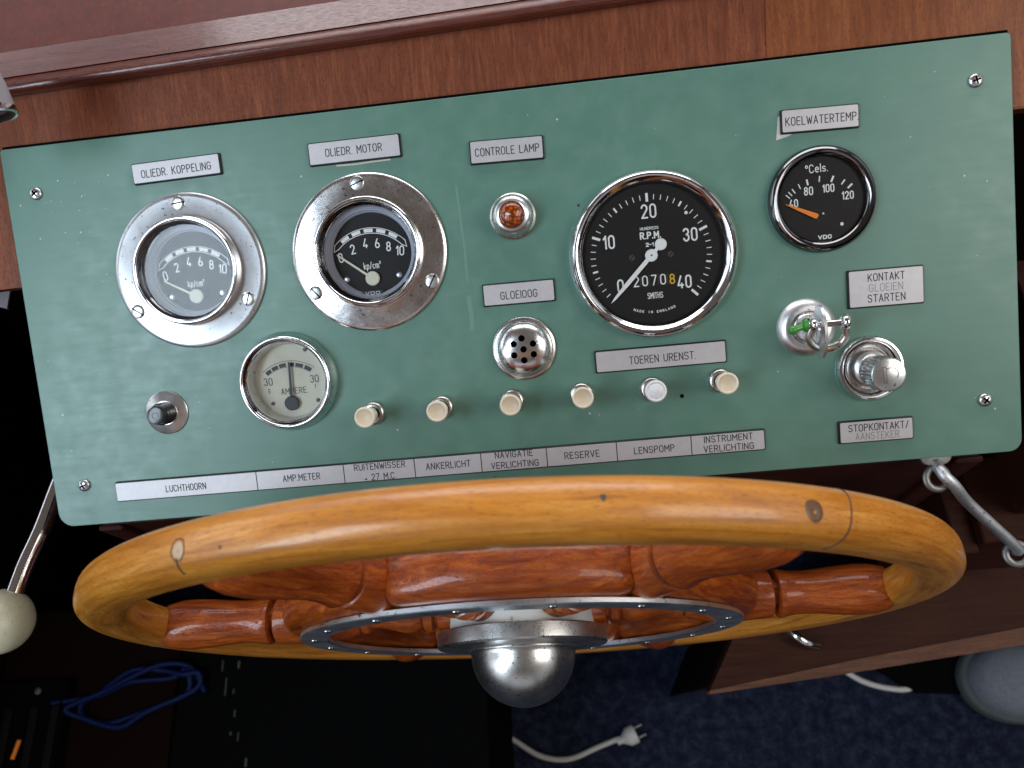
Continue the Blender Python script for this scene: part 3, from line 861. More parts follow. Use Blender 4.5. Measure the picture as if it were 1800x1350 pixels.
def build_gauges():
    oil_gauge(-189.4, 34.8, M['bright_flange'], M['dusty_glass'], 'chrome flanged oil pressure gauge with hazy glass below OLIEDR. KOPPELING', (-20.9, -4.0), [(-1.1, 41.1, 5), (34.5, -20.5, 70), (-36, -21.7, -35)], True, False)
    oil_gauge(-77, 34.8, M['worn_chrome'], M['gauge_glass'], 'tarnished flanged oil pressure gauge with black dial below OLIEDR. MOTOR', (-21.9, 1.0), [(-2.4, 41.3, 20), (36.5, -20.9, 60), (-35.4, -21.1, -50)], False, True)

    # ammeter
    g = empty('ammeter', 'small chrome ammeter with cream dial reading AMPERE', 'ammeter', mw=on_panel(-136.6, -38.6))
    bz = [(31, 0), (30.9, 1.4), (30.2, 3.2), (28.4, 7.6)] + arc(27.3, 8.2, 1.2, 0, 180, 7) + [(25.9, 7.6), (25.4, 6.9), (25.2, 6.2), (24.6, 5.9), (24.3, 5.0)]
    lathe('bezel', bz, M['chrome'], g, 96)
    lathe('liner', [(24.7, 6), (24.3, 3.0), (23.7, -.5), (22.9, -2.8)], M['aluminium'], g, 72)
    disc('dial', 24, -3, M['dial_cream'], g)
    px, py = -.7, -14.1
    mbz = -2.85

    def sc_(mb):
        sector_arc(mb, px, py, 26.4, 26.7, 52, 129, mbz)
        for a0, a1 in ((54, 65), (67.5, 79), (81, 87), (93.5, 104), (106, 116), (118, 127)): sector_arc(mb, px, py, 23.0, 25.4, a0, a1, mbz, 8)
        sector_arc(mb, px, py, 22.6, 22.8, 54, 127, mbz)
    upfix(flat('scale', sc_, M['dark_ink'], g))

    def nm(mb):
        text(mb, '30', -14.8, .4, 4.4, None, .25, mbz, 0, sx=.95); text(mb, '30', 14.8, -.1, 4.4, None, .25, mbz, 0, sx=.95)
        text(mb, 'E', -14.6, -5.5, 2.4, None, .18, mbz); text(mb, 'I', 14.9, -4.6, 2.2, None, .18, mbz)
        text(mb, 'AMPERE.', 1.3, -6.5, 3.6, 17.0, .2, mbz)
    upfix(flat('lettering', nm, M['dark_ink'], g))
    v, f = g_layers([([(px - .8, py), (px + .8, py), (px + 1.9, py + 25.5), (px + .6, py + 26)], -1.4), ([(px - .8, py), (px + .8, py), (px + 1.9, py + 25.5), (px + .6, py + 26)], -1.1)])
    mesh('pointer', v, f, M['dark_ink'], g, smooth=0)
    lathe('pointer_hub', [(0, 0), (4.6, 0), (4.6, .9), (4.1, 1.4), (0, 1.5)], M['dark_ink'], g, 32, loc=(px, py, -1.9))
    for x, y in ((-13.5, -13.5), (15.5, -13.8), (11, 18.5)):
        lathe('dial_screw', [(0, 0), (1.3, 0), (1.2, .5), (0, .8)], M['grey_screw'], g, 16, loc=(x, y, -3))
    disc('glass', 25, 6.1, M['gauge_glass'], g)

    # rev counter
    g = empty('rev_counter', 'large black rev counter in a chrome ring with hour meter digits', 'rev counter', mw=on_panel(92, 16.6))
    bz = [(49.6, 0), (49.6, 1.6), (49.3, 3.6), (48.5, 6.0), (47.4, 7.8), (46.4, 8.5), (45.4, 8.5), (44.4, 7.9), (43.2, 6.9), (42.3, 5.9), (42.0, 3.4)]
    lathe('bezel', bz, M['chrome'], g, 128)
    lathe('gasket', [(42.3, 4.4), (41.7, 4.7), (41.2, 4.1), (40.9, 2.2)], M['black_plastic'], g, 96)
    disc('dial', 43.0, 2.0, M['dial_black'], g, 96)
    px, py = -1.1, -.6; z = 2.14

    def tk(mb):
        for i in range(41):
            a = 225 - 270 * i / 40
            if i == 0: continue
            if i % 10 == 0: tick(mb, px, py, a, 31.4, 36.4, .75, z)
            elif i % 5 == 0: tick(mb, px, py, a, 32.4, 35.6, .55, z)
            else: tick(mb, px, py, a, 32.6, 35.6, .24, z)
        sector_arc(mb, 21, 22.2, 0.02, 1.0, 0, 360, z, 14)
    upfix(flat('scale', tk, M['white_paint'], g))

    def nm(mb):
        for s, x, y, h in (('0', -20.4, -16.8, 7.2), ('10', -25.2, 9.6, 7.2), ('20', -.6, 25.3, 7.4), ('30', 22.5, 9.4, 7.0), ('40', 17.2, -17.7, 6.8)):
            text(mb, s, x, y, h, None, .5, z, 0, gap=.3, sx=.86)
        text(mb, 'HUNDREDS', -1, 15.4, 1.5, 10.6, .14, z, 0); text(mb, 'R.P.M.', -.6, 11.3, 3.5, 11.6, .42, z, 0, gap=.3)
        text(mb, '2-1', -1.4, 5.9, 1.9, 4.2, .28, z)
        text(mb, 'SMITHS', -.4, -24.1, 3.3, 8.8, .2, z)
        s = 'MADE IN ENGLAND'
        for i, ch in enumerate(s):
            if ch == ' ': continue
            a = -111 + i * 2.95 if i else -111
            text(mb, ch, -1.2 + 33.2 * math.cos(R(a)), -.6 + 33.2 * math.sin(R(a)), 1.2, None, .16, z, a + 90, sx=1.3)
    upfix(flat('numerals', nm, M['white_paint'], g))
    # hour meter: window with four white digits and a yellow one
    hm = mesh('hour_meter', *g_layers([(rrect(27.5, 7.4, .5), 0), (rrect(27.5, 7.4, .5), .2)]), M['black_plastic'], g, smooth=0, loc=(-.4, -15.1, 2.02))
    upfix(flat('digits', lambda mb: [text(mb, c_, x, 0, 5.6, None, .36, .24, 0, sx=1.0) for c_, x in (('2', -10.6), ('0', -5.4), ('7', -.1), ('0', 5.2))], M['white_paint'], hm))
    upfix(flat('tenths_digit', lambda mb: text(mb, '8', 10.6, -.3, 5.4, None, .42, .24, 0, sx=1.0), M['yellow_paint'], hm))
    upfix(flat('wheel_gaps', lambda mb: [ribbon(mb, [(x, -3.2), (x, 3.2)], .16, .23) for x in (-8.0, -2.8, 2.5, 7.8)], M['grey_screw'], hm))
    for x in (-12.3, 10.4):
        s = lathe('dial_screw', [(0, 0), (1.7, 0), (1.7, .25), (0, .4)], M['grey_screw'], g, 20, loc=(x, -.8, 2.0))
        upfix(flat('slot', lambda mb: ribbon(mb, [(-1, -1), (1, 1)], .2, .5), M['black_hole'], s))
    ph = math.atan2(-26.6 - py, -27 - px); c, s = math.cos(ph), math.sin(ph); ln_ = math.hypot(-27 - px, -26.6 - py)
    out = [(-8.5, -.9), (0, -1.25), (ln_ * .6, -1.25), (ln_ * .9, -.7), (ln_, 0), (ln_ * .9, .7), (ln_ * .6, 1.25), (0, 1.25), (-8.5, .9)]
    pts = [(px + a * c - b * s, py + a * s + b * c) for a, b in out]
    mesh('pointer', *g_layers([(pts, 3.8), (pts, 4.2)]), M['white_paint'], g, smooth=0)
    ph_ = lathe('pointer_hub', [(0, 0), (3.7, 0), (3.7, .8), (3.3, 1.2), (0, 1.3)], M['white_paint'], g, 32, loc=(px, py, 3.4))
    lathe('pointer_weight', [(0, 0), (3.5, 0), (3.5, .7), (3.1, 1.0), (0, 1.1)], M['white_paint'], g, 32, loc=(px - 8.4 * c, py - 8.4 * s, 3.4))
    lathe('axle', [(0, 0), (.6, 0), (.5, .25), (0, .3)], M['grey_screw'], ph_, 12, loc=(0, 0, 1.3))
    disc('glass', 42.2, 5.6, M['gauge_glass'], g, 96)

    # coolant temperature
    g = empty('temperature_gauge', 'black rimmed coolant temperature gauge with an orange pointer', 'temperature gauge', mw=on_panel(191, 38.4))
    bz = [(30.5, 0), (30.6, 1.2), (30.2, 3.6), (29.2, 5.2), (27.8, 5.9), (26.6, 5.7), (25.2, 4.6), (24.4, 3.6), (24.2, 2.6)]
    lathe('bezel', bz, M['black_chrome'], g, 96)
    disc('dial', 25, 2.0, M['dial_black'], g)
    z = 2.14; cx, cy = -191, -38.4

    def tk(mb):
        pv = (187.3 + cx, 28.5 + cy)
        for x, y, l, w in ((171.8, 41.7, 2.2, .3), (173.2, 43.2, 2.2, .3), (175.2, 44.6, 2.2, .35), (178.6, 46.9, 2.2, .3), (183.2, 48.8, 2.4, .5), (190.1, 50.0, 2.4, .35), (197.4, 49.3, 2.6, .55), (203.4, 46.9, 2.4, .4), (207.1, 44.3, 2.5, .55)):
            a = math.degrees(math.atan2(y + cy - pv[1] + 2, x + cx - pv[0] - 2 * 0))
            ex, ey = x + cx, y + cy
            c, s = math.cos(R(a)), math.sin(R(a))
            q = [(ex + r * c - t * s, ey + r * s + t * c, z) for r, t in ((-l * .7, -w), (l * .7, -w), (l * .7, w), (-l * .7, w))]
            mb.add(q, [(0, 1, 2, 3)])
        sector_arc(mb, 10.5, -15.2, .02, 1.0, 0, 360, z, 12)
        sector_arc(mb, .3, -8.2, .02, .55, 0, 360, z, 10)
    upfix(flat('scale', tk, M['white_paint'], g))

    def nm(mb):
        for s, x, y, h in (('40', 174.8, 37.6, 4.1), ('80', 183.6, 43.8, 4.3), ('100', 194.9, 44.3, 4.1), ('120', 205.6, 39.2, 4.1)):
            text(mb, s, x + cx, y + cy, h, None, .33, z, 0, gap=.3, sx=.85)
        text(mb, 'oCels.', 188.8 + cx, 56.2 + cy, 4.4, 12.2, .27, z, 1)
        text(mb, 'VDO', 191.5 + cx, 16.7 + cy, 1.9, 7.2, .3, z)
    upfix(flat('numerals', nm, M['white_paint'], g))
    px, py, tx, ty = 187.3 + cx, 28.9 + cy, 170 + cx, 37.4 + cy
    ph = math.atan2(ty - py, tx - px); c, s = math.cos(ph), math.sin(ph); l = math.hypot(tx - px, ty - py)
    pts = [(px + a * c - b * s, py + a * s + b * c) for a, b in ((-.6, -1.1), (.4, -1.5), (l * .55, -.9), (l, -.12), (l, .12), (l * .55, .9), (.4, 1.5), (-.6, 1.1))]
    mesh('pointer', *g_layers([(pts, 2.9), (pts, 3.3)]), M['orange_paint'], g, smooth=0)
    disc('glass', 24.6, 4.3, M['gauge_glass'], g)


build_gauges()


# ------------------------------------------------------------------ lamp, buzzer, button, pull knobs
def build_small():
    g = empty('indicator_lamp', 'round amber indicator lamp in a nickel collar below CONTROLE LAMP', 'lamp', mw=on_panel(11.6, 47.2))
    lathe('base_ring', [(8, 0), (13.4, 0), (13.8, .8), (13.6, 2.0), (12.8, 2.6), (12.2, 3.0)], M['dull_nickel'], g, 64)
    lathe('collar', [(12.3, 2.4), (12.5, 4), (12.2, 7.5), (11.2, 10.2), (9.8, 11.8), (8.4, 12.3), (7.6, 12.0), (7.3, 10.5)], M['satin_steel'], g, 64)
    lathe('lens', [(7.6, 10.4)] + [(7.5 * math.cos(R(a)), 10.6 + 4.6 * math.sin(R(a))) for a in (10, 25, 40, 55, 70, 80)] + [(0, 15.25)], M['amber_lens'], g, 48)

    g = empty('buzzer', 'domed chrome buzzer cap with seven holes below GLOEIOOG', 'buzzer', mw=on_panel(10.9, -31.8))
    lathe('rim', [(14, 0), (18.6, 0), (19.2, .8), (19.0, 1.9), (18.0, 2.6), (16.9, 2.7), (16.2, 2.2)], M['worn_chrome'], g, 80)
    prof = [(16.4, 1.6), (16.3, 3.4), (15.6, 5.6), (14.0, 7.6), (11.5, 9.0), (8, 9.9), (4, 10.3), (0, 10.4), (0, 9.2), (4, 9.1), (8, 8.7), (11, 7.8), (13.4, 6.4), (14.8, 4.6), (15.2, 1.6), (16.4, 1.6)]
    cap = lathe('dome', prof[:-1] + [(16.4, 1.6)], M['soft_chrome'], g, 80)
    cap.parent = None
    cut = []
    for x, y in ((0, 0), (-.6, 6.6), (5.9, 2.9), (5.8, -3.5), (-.2, -6.6), (-5.9, -3.1), (-5.6, 3.6)):
        v, f = g_lathe([(0, 5), (1.95, 5), (1.95, 14), (0, 14)], 24); cut.append(mesh('c', [(a + x, b + y, c) for a, b, c in v], f, M['black_hole']))
    boolean(cap, cut); cap.parent = g
    disc('back_disc', 14.6, 3.0, M['black_hole'], g, 32)

    g = empty('push_button', 'black push button on a round steel plate left of the ammeter', 'push button', mw=on_panel(-217.6, -51.3))
    lathe('plate', [(0, 0), (13.7, 0), (13.7, .7), (13.1, 1.2), (8.4, 2.0), (7.6, 2.6), (0, 2.6)], M['satin_steel'], g, 64)
    th = [(6.9, 2.4)]
    for i in range(6): th += [(7.0, 2.8 + i * 1.1), (6.5, 3.3 + i * 1.1)]
    lathe('sleeve', th + [(6.4, 9.6), (5.8, 10.2), (0, 10.2)], M['black_plastic'], g, 48)
    lathe('cap', [(5.6, 9.8), (5.7, 13.4), (5.3, 14.2), (4.6, 14.4), (2.3, 14.4), (2.2, 14.1), (1.8, 14.1), (1.7, 14.4), (0, 14.4)], M['black_plastic'], g, 48)

    # pull knobs
    def make_knob(mat, dish):
        k = empty('pull_knob', '', 'pull knob', 'pull knobs above the label strip')
        lathe('mounting_nut', [(4, 0), (7.1, 0), (7.3, .6), (7.2, 2.6), (6.7, 3.6), (5.9, 4.1), (4.6, 4.2)], M['dull_nickel'], k, 48)
        lathe('shaft', [(2.6, 2), (2.6, 12)], M['satin_steel'], k, 24)
        cap = lathe('cap', [(2.0, 9.4), (4.3, 9.6), (4.9, 10.4), (5.2, 14), (5.8, 18), (6.35, 20.2), (6.35, 21.2), (6.0, 21.9), (5.4, 22.1), (4.9, 21.9), (4.7, 21.6)] + ([(4.2, 21.3), (2.5, 20.7), (0, 20.4)] if dish else [(4.2, 22), (0, 22.4)]), mat, k, 48)
        if dish: lathe('dished_face', [(4.65, 21.65), (4.2, 21.38), (2.5, 20.78), (0, 20.48)], M['dish_tan'], cap, 32)
        return k
    proto = make_knob(M['ivory_plastic'], True)
    wk = make_knob(M['white_plastic'], False)
    spots = [(-85.7, -63.2, 'ivory pull knob above the RUITENWISSER field', -1.6, -1.2), (-42.9, -63.3, 'ivory pull knob above the ANKERLICHT field', 0, -1), (.7, -63.2, 'ivory pull knob above the NAVIGATIE VERLICHTING field', 0, -.5), (43, -63.0, 'ivory pull knob above the RESERVE field', .5, -1.5),
             (85.4, -63.4, 'flat topped white pull knob above the LENSPOMP field', 0, -3), (126.3, -62.0, 'yellowed ivory pull knob above the INSTRUMENT VERLICHTING field', 0, -1.5)]

    def copy_tree(o, parent=None):
        c = o.copy(); COL.objects.link(c); c.parent = parent
        for ch in [q for q in bpy.data.objects if q.parent == o]: copy_tree(ch, c)
        return c
    for i, (x, y, lab, rx, ry) in enumerate(spots):
        k = proto if i == 0 else (wk if i == 4 else copy_tree(proto))
        k['label'] = lab
        k.matrix_world = on_panel(x, y) @ Matrix.Rotation(R(ry), 4, 'X') @ Matrix.Rotation(R(rx), 4, 'Y')


build_small()


# ------------------------------------------------------------------ ignition, key, shackle, lighter
def build_ignition():
    g = empty('ignition_switch', 'round aluminium ignition switch with a key in it', 'ignition switch', mw=on_panel(178.4, -34.8))
    lathe('escutcheon', [(8, 0), (17.0, 0), (17.2, .8), (16.6, 2.2), (13.6, 4.4), (12.4, 4.8), (10.0, 4.8)], M['aluminium'], g, 64)
    lathe('lock_barrel', [(10.0, 4.6), (9.6, 2.4), (8.4, 2.6), (8.2, 4.4), (7.6, 5.0), (0, 5.2)], M['worn_chrome'], g, 48)
    upfix(flat('keyway', lambda mb: ribbon(mb, [(0, -4.5), (0, 4.5)], .9, 5.25), M['black_hole'], g))

    k = empty('ignition_key', 'flat metal key standing edge-on in the ignition switch', 'key', mw=on_panel(179.6, -36.0))
    v, f = g_box(-1.0, 1.0, -4, 4, 4.6, 15, .2); mesh('blade', v, f, M['worn_chrome'], k)
    # bow: oval plate in the y-z plane with the shackle hole
    n = 40; out = [(15.2 * math.cos(2 * math.pi * i / n), 10.5 * math.sin(2 * math.pi * i / n)) for i in range(n)]
    v, f = g_layers([(out, -.8), (out, .8)])
    bow = mesh('bow', [(z, y, x2) for (y, x2, z) in v], f, M['aluminium'], None, smooth=30)
    hv, hf = g_lathe([(0, -5), (3.2, -5), (3.2, 5), (0, 5)], 24)
    cutter = mesh('c', [(z, x + 3.5, y + 1.0) for x, y, z in hv], hf, M['black_hole'])
    boolean(bow, [cutter]); bow.parent = k; bow.location = (.6 * MM, -.8 * MM, 19.5 * MM)

    s = empty('key_shackle', 'chrome shackle with a green painted pin hung through the ignition key', 'shackle', mw=on_panel(184.9, -32.6, 20.8))
    P = [(-9, 0, 0), (-10.5, -4, -1.5), (-10.6, -8, -3), (-7, -12.6, -4.5), (0, -14.4, -5), (7, -12.4, -4.5), (9.8, -8, -3), (9.2, -4, -1.5), (8.2, 0, 0)]
    v, f = g_tube(catmull(P, 8), 2.3, 16); mesh('bow', v, f, M['dull_nickel'], s)
    v, f = g_tube([(-14, 0, 0), (10, 0, 0)], 2.0, 20)
    mesh('pin', v, f, M['chrome'], s)
    for x, r in ((-8.6, 3.9), (9.0, 4.4)):
        v, f = g_sphere(r, (x, 0, 0), 28, 14, (1, 1, 1)); v = [(x + (a - x) * .72, b, c) for a, b, c in v]; mesh('eye', v, f, M['chrome'], s)
    mb = MB()
    mb.add(*g_sphere(3.3, (-13.2, .3, .4), 20, 10, (1, 1, 1))); mb.v = [(-13.2 + (a + 13.2) * .6, b * 1.25, c) for a, b, c in mb.v]
    mb.add(*g_tube([(-13.6, 0, 0), (-17, -.8, 1.2), (-20.4, -1.6, 1.8)], lambda t: 1.7 + .5 * t, 14))
    mb.add(*g_sphere(2.7, (-20.8, -1.7, 1.9), 16, 8))
    mb.build('pin_head', M['green_paint'], s)

    g = empty('cigarette_lighter', 'chrome cigarette lighter socket with a knurled pull-out plug', 'cigarette lighter', mw=on_panel(213.7, -62.4))
    lathe('socket_ring', [(15, 0), (18.9, 0), (19.4, 1), (19.2, 3), (18.3, 4.2), (17.2, 4.4), (16.2, 3.6), (15.6, 1.6), (15.2, .4), (15.0, -2)], M['chrome'], g, 80)
    lathe('inner_ring', [(15.0, -1), (14.6, 1.8), (13.8, 2.6), (12.9, 2.2), (12.4, .6), (12.2, -1.5), (10.5, -1.5)], M['worn_chrome'], g, 64)
    t = bpy.data.objects.new('plug', None)
    barrel = lathe('plug_barrel', [(10.6, -3), (10.6, 3.5), (10.1, 4.4), (8.2, 5.2), (7.6, 6), (7.4, 12)], M['satin_steel'], g, 48)
    kn = lathe('plug_knob', [(6, 11), (8.6, 11.2), (9.4, 12), (9.7, 14), (9.7, 25.6), (9.4, 26.6), (8.7, 27), (0, 27.05)], M['satin_steel'], g, 120, wob=lambda a, z: 1 + (.035 * math.cos(a * 30) if 11.5 < z < 26 else 0), loc=(.2, -1.4, 0))
    bpy.data.objects.remove(t)

    def icon(mb):
        z = 27.1
        ribbon(mb, [(-3.4, 4.2), (-1.6, 4.2), (-1.0, -4.6), (-2.4, -4.8), (-3.4, 4.2)], .16, z)
        ribbon(mb, [(-1.4, 3.4), (.6, 3.8), (3.2, 3.6), (4.6, 2.4), (5.2, .4), (4.6, -1.8)], .2, z)
    upfix(flat('engraved_mark', icon, M['grey_screw'], kn))
    kn.rotation_euler = (0, 0, R(-2))


build_ignition()


# ================================================================== STEERING WHEEL
def build_wheel():
    e1 = Vector((1, -.01, 0)).normalized(); n = Vector((-.00965, -.99995, .00165)).normalized(); e2 = n.cross(e1).normalized(); e1 = e2.cross(n)
    mw = Matrix.Identity(4)
    for i in range(3): mw[i][0] = e1[i]; mw[i][1] = e2[i]; mw[i][2] = n[i]; mw[i][3] = (-.0075, -.16671, .8107)[i]
    w = empty('steering_wheel', 'wooden six-spoke steering wheel with a golden rim and steel hub dome', 'steering wheel', mw=mw)
    RR, rr, ra = 240.6, 14.0, 11.9
    nu, nv = 288, 40

    def sec(a):   # slightly squared oval
        c, s = math.cos(a), math.sin(a); p = .76
        return (math.copysign(abs(c) ** p, c) * rr, math.copysign(abs(s) ** p, s) * ra)
    v = []; f = []
    for i in range(nu):
        t = 2 * math.pi * i / nu
        for j in range(nv):
            a, b = sec(2 * math.pi * j / nv); v.append(((RR + a) * math.cos(t), (RR + a) * math.sin(t), b))
    for i in range(nu):
        for j in range(nv):
            i2, j2 = (i + 1) % nu, (j + 1) % nv; f.append((i * nv + j, i2 * nv + j, i2 * nv + j2, i * nv + j2))
    rim = mesh('rim', v, f, M['rim_wood'], w, smooth=60, fix=False)
    me = rim.data; uv = me.uv_layers.new(name='UVMap')
    for p in me.polygons:
        i = p.index // nv; j = p.index % nv
        for li, (di, dj) in zip(p.loop_indices, ((0, 0), (1, 0), (1, 1), (0, 1))):
            uv.data[li].uv = ((i + di) / nu * 1.527, (j + dj) / nv * .084)
    bm = bmesh.new(); bm.from_mesh(me); bmesh.ops.recalc_face_normals(bm, faces=bm.faces[:]); bm.to_mesh(me); bm.free()

    def on_rim(tdeg, sdeg, lift=0.0):
        t = R(tdeg); a, b = sec(R(sdeg)); d = Vector((math.cos(t), math.sin(t), 0)); ax = Vector((0, 0, 1))
        P = d * (RR + a) + ax * b
        nrm = (d * (a / rr ** 2) + ax * (b / ra ** 2)).normalized()
        q = nrm.to_track_quat('Z', 'Y').to_matrix().to_4x4(); q.translation = (P + nrm * lift) * MM
        return q
    def patch(nm, td, sd, r0, r1, mat, lift):      # a disc or ring lying on the curved rim
        a0 = R(sd); e = .01; p0 = sec(a0 - e); p1 = sec(a0 + e); sp = math.hypot(p1[0] - p0[0], p1[1] - p0[1]) / (2 * e)
        v = []; f = []; K = 28; rs = [r0 + (r1 - r0) * k / 5 for k in range(6)]
        for k, r in enumerate(rs):
            for i in range(K):
                ph = 2 * math.pi * i / K; wob = 1 + .05 * math.sin(3 * ph + td)
                q = on_rim(td + math.degrees(r * wob * math.cos(ph) / (RR + 12)), sd + math.degrees(r * wob * math.sin(ph) / sp), lift if 0 < k < 5 else -.3)
                v.append(tuple(q.translation / MM))
        for k in range(5):
            for i in range(K): j = (i + 1) % K; f.append((k * K + i, k * K + j, (k + 1) * K + j, (k + 1) * K + i))
        return mesh(nm, v, f, M[mat], rim, smooth=60)
    patch('wood_plug', 59.5, 6, .05, 4.9, 'wood_plug', .12)
    patch('wood_plug', 116.2, 10, .05, 3.4, 'pale_plug', .12)
    patch('plug_ring', 116.2, 10, 3.4, 4.3, 'wood_plug', .1)
    patch('nail_head', 78.5, 357, .02, 1.3, 'grey_screw', .15)
    patch('nail_head', 111, 16, .02, .9, 'wood_plug', .1)
    # scarf joints: dark glue lines round the rim
    for td, sl, a0, a1 in ((55.0, .06, 250, 450), (116.3, .02, 20, 60), (299, .05, 0, 360), (179, .05, 0, 360)):
        pts = []
        for k in range(33):
            s = R(a0 + (a1 - a0) * k / 32); a, b = sec(s); t = R(td + sl * b)
            pts.append(((RR + a) * math.cos(t), (RR + a) * math.sin(t), b))
        v, f = g_tube(pts, .34, 6); mesh('joint_line', v, f, M['engraving'], rim)

    # felloe: six carved blocks
    def block():
        N = 26; S = 24; half = 26.8; v = []; f = []
        for i in range(N + 1):
            u = -1 + 2 * i / N; ang = R(90 + half * u)
            e = max(0.0, 1 - abs(u)) * half * .146 * 1.0 * (math.pi / 180) * 1000 / 1000
            dist = (1 - abs(u)) * R(half) * 133
            k = 1.0 if dist > 9 else math.sqrt(max(0.0, 1 - ((9 - dist) / 9) ** 2)) * .62 + .38
            for j in range(S):
                a = 2 * math.pi * j / S; c, s = math.cos(a), math.sin(a)
                cr = math.copysign(abs(c) ** .72, c) * 15.5 * k; cz = math.copysign(abs(s) ** .72, s) * 14.6 * (.5 + .5 * k)
                r = 131.5 + cr + (1.6 * (1 - u * u) if c > 0 else 0)
                v.append((r * math.cos(ang), r * math.sin(ang), cz))
        for i in range(N):
            for j in range(S):
                j2 = (j + 1) % S; f.append((i * S + j, i * S + j2, (i + 1) * S + j2, (i + 1) * S + j))
        f.append(tuple(range(S))); f.append(tuple(range(N * S, (N + 1) * S)))
        # local frame: grain along the block, origin at its middle
        return [(x, y - 131.5, z) for x, y, z in v], f
    v, f = block(); b0 = mesh('felloe', v, f, M['spoke_wood'], w, smooth=50)
    for i in range(6):
        o = b0 if i == 0 else b0.copy()
        if i: COL.objects.link(o); o.parent = w
        a = 27.6 + 60 * i
        o.matrix_local = Matrix.Rotation(R(a - 90), 4, 'Z') @ Matrix.Translation((0, .1315, 0))

    # spokes: turned inner part and collar, with the handle as a sub-part
    inner = [(0, 38), (11.5, 38), (12.6, 44), (12.6, 53), (10.2, 54), (10.2, 55.4), (12.8, 57), (13.0, 61), (11.6, 62.6), (9.6, 63.4), (10.8, 65), (12.6, 70), (12.4, 76), (10.2, 84), (8.8, 92), (9.0, 96), (9.8, 97.4), (11.6, 98.4), (11.8, 102), (10.2, 103.6), (11.8, 105), (13.6, 110), (14.4, 117),
             (15.6, 126), (15.9, 140), (15.2, 150), (15.0, 156), (14.7, 158.2), (13.2, 159.2), (9.5, 159.4), (9.3, 163), (0, 163)]
    handle = [(0, 161.9), (13.2, 162.0), (14.9, 162.8), (15.3, 164), (14.4, 168), (13.5, 174), (13.3, 181), (14.0, 191), (15.2, 203), (15.8, 214), (15.4, 223), (13.4, 231.4), (9.5, 235.6), (5, 237.4), (0, 237.8)]
    v, f = g_lathe(inner, 40); s0 = mesh('spoke', [(z, y, -x) for x, y, z in v], f, M['spoke_wood'], w, smooth=32)
    v, f = g_lathe(handle, 40); h0 = mesh('handle', [(z, y, -x) for x, y, z in v], f, M['spoke_wood'], s0, smooth=32)
    for i in range(6):
        s, h = (s0, h0) if i == 0 else (s0.copy(), h0.copy())
        if i: COL.objects.link(s); COL.objects.link(h); s.parent = w; h.parent = s
        s.matrix_local = Matrix.Rotation(R(60 * i - 2.4), 4, 'Z')

    # steel ring with dome head screws
    ring = lathe('steel_ring', [(120.5, 14.4), (136.0, 14.4), (137.0, 15.0), (137.0, 17.2), (136.4, 17.8), (121.2, 17.8), (120.5, 17.2), (120.5, 14.4)], M['galvanised_ring'], w, 160)
    q0 = lathe('screw', [(0, 0), (2.5, 0), (2.3, .5), (1.5, 1.0), (0, 1.3)], M['satin_steel'], ring, 20)
    for i in range(17):
        q = q0 if i == 0 else q0.copy()
        if i: COL.objects.link(q); q.parent = ring
        a = R(78.4 + 21.18 * i); q.location = (.1285 * math.cos(a), .1285 * math.sin(a), .0177)

    # hub
    lathe('hub', [(0, -26), (30, -26), (44, -20), (46, -14), (46, 12), (45, 14.6), (0, 14.6)], M['grey_hub_paint'], w, 64)
    lathe('hub_plate', [(0, 14.8), (53.2, 14.8), (53.8, 15.4), (53.8, 23.6), (52.8, 24.8), (38, 26.0), (34.4, 26.4), (0, 26.4)], M['satin_hub'], w, 96)
    lathe('hub_dome', [(33.6, 26.0), (33.8, 26.9), (33.2, 27.6)] + [(32.8 * math.cos(R(a)), 27.6 + 32.6 * math.sin(R(a))) for a in range(4, 90, 5)] + [(0, 60.2)], M['satin_hub'], w, 96)
    lathe('shaft', [(0, -64), (14, -64), (14, -25), (0, -25)], M['satin_steel'], w, 32)


metal('galvanised_ring', (.66, .68, .71), .28, .46, .3, .2)
metal('satin_hub', (.64, .63, .61), .22, .38, .4, .16)
build_wheel()


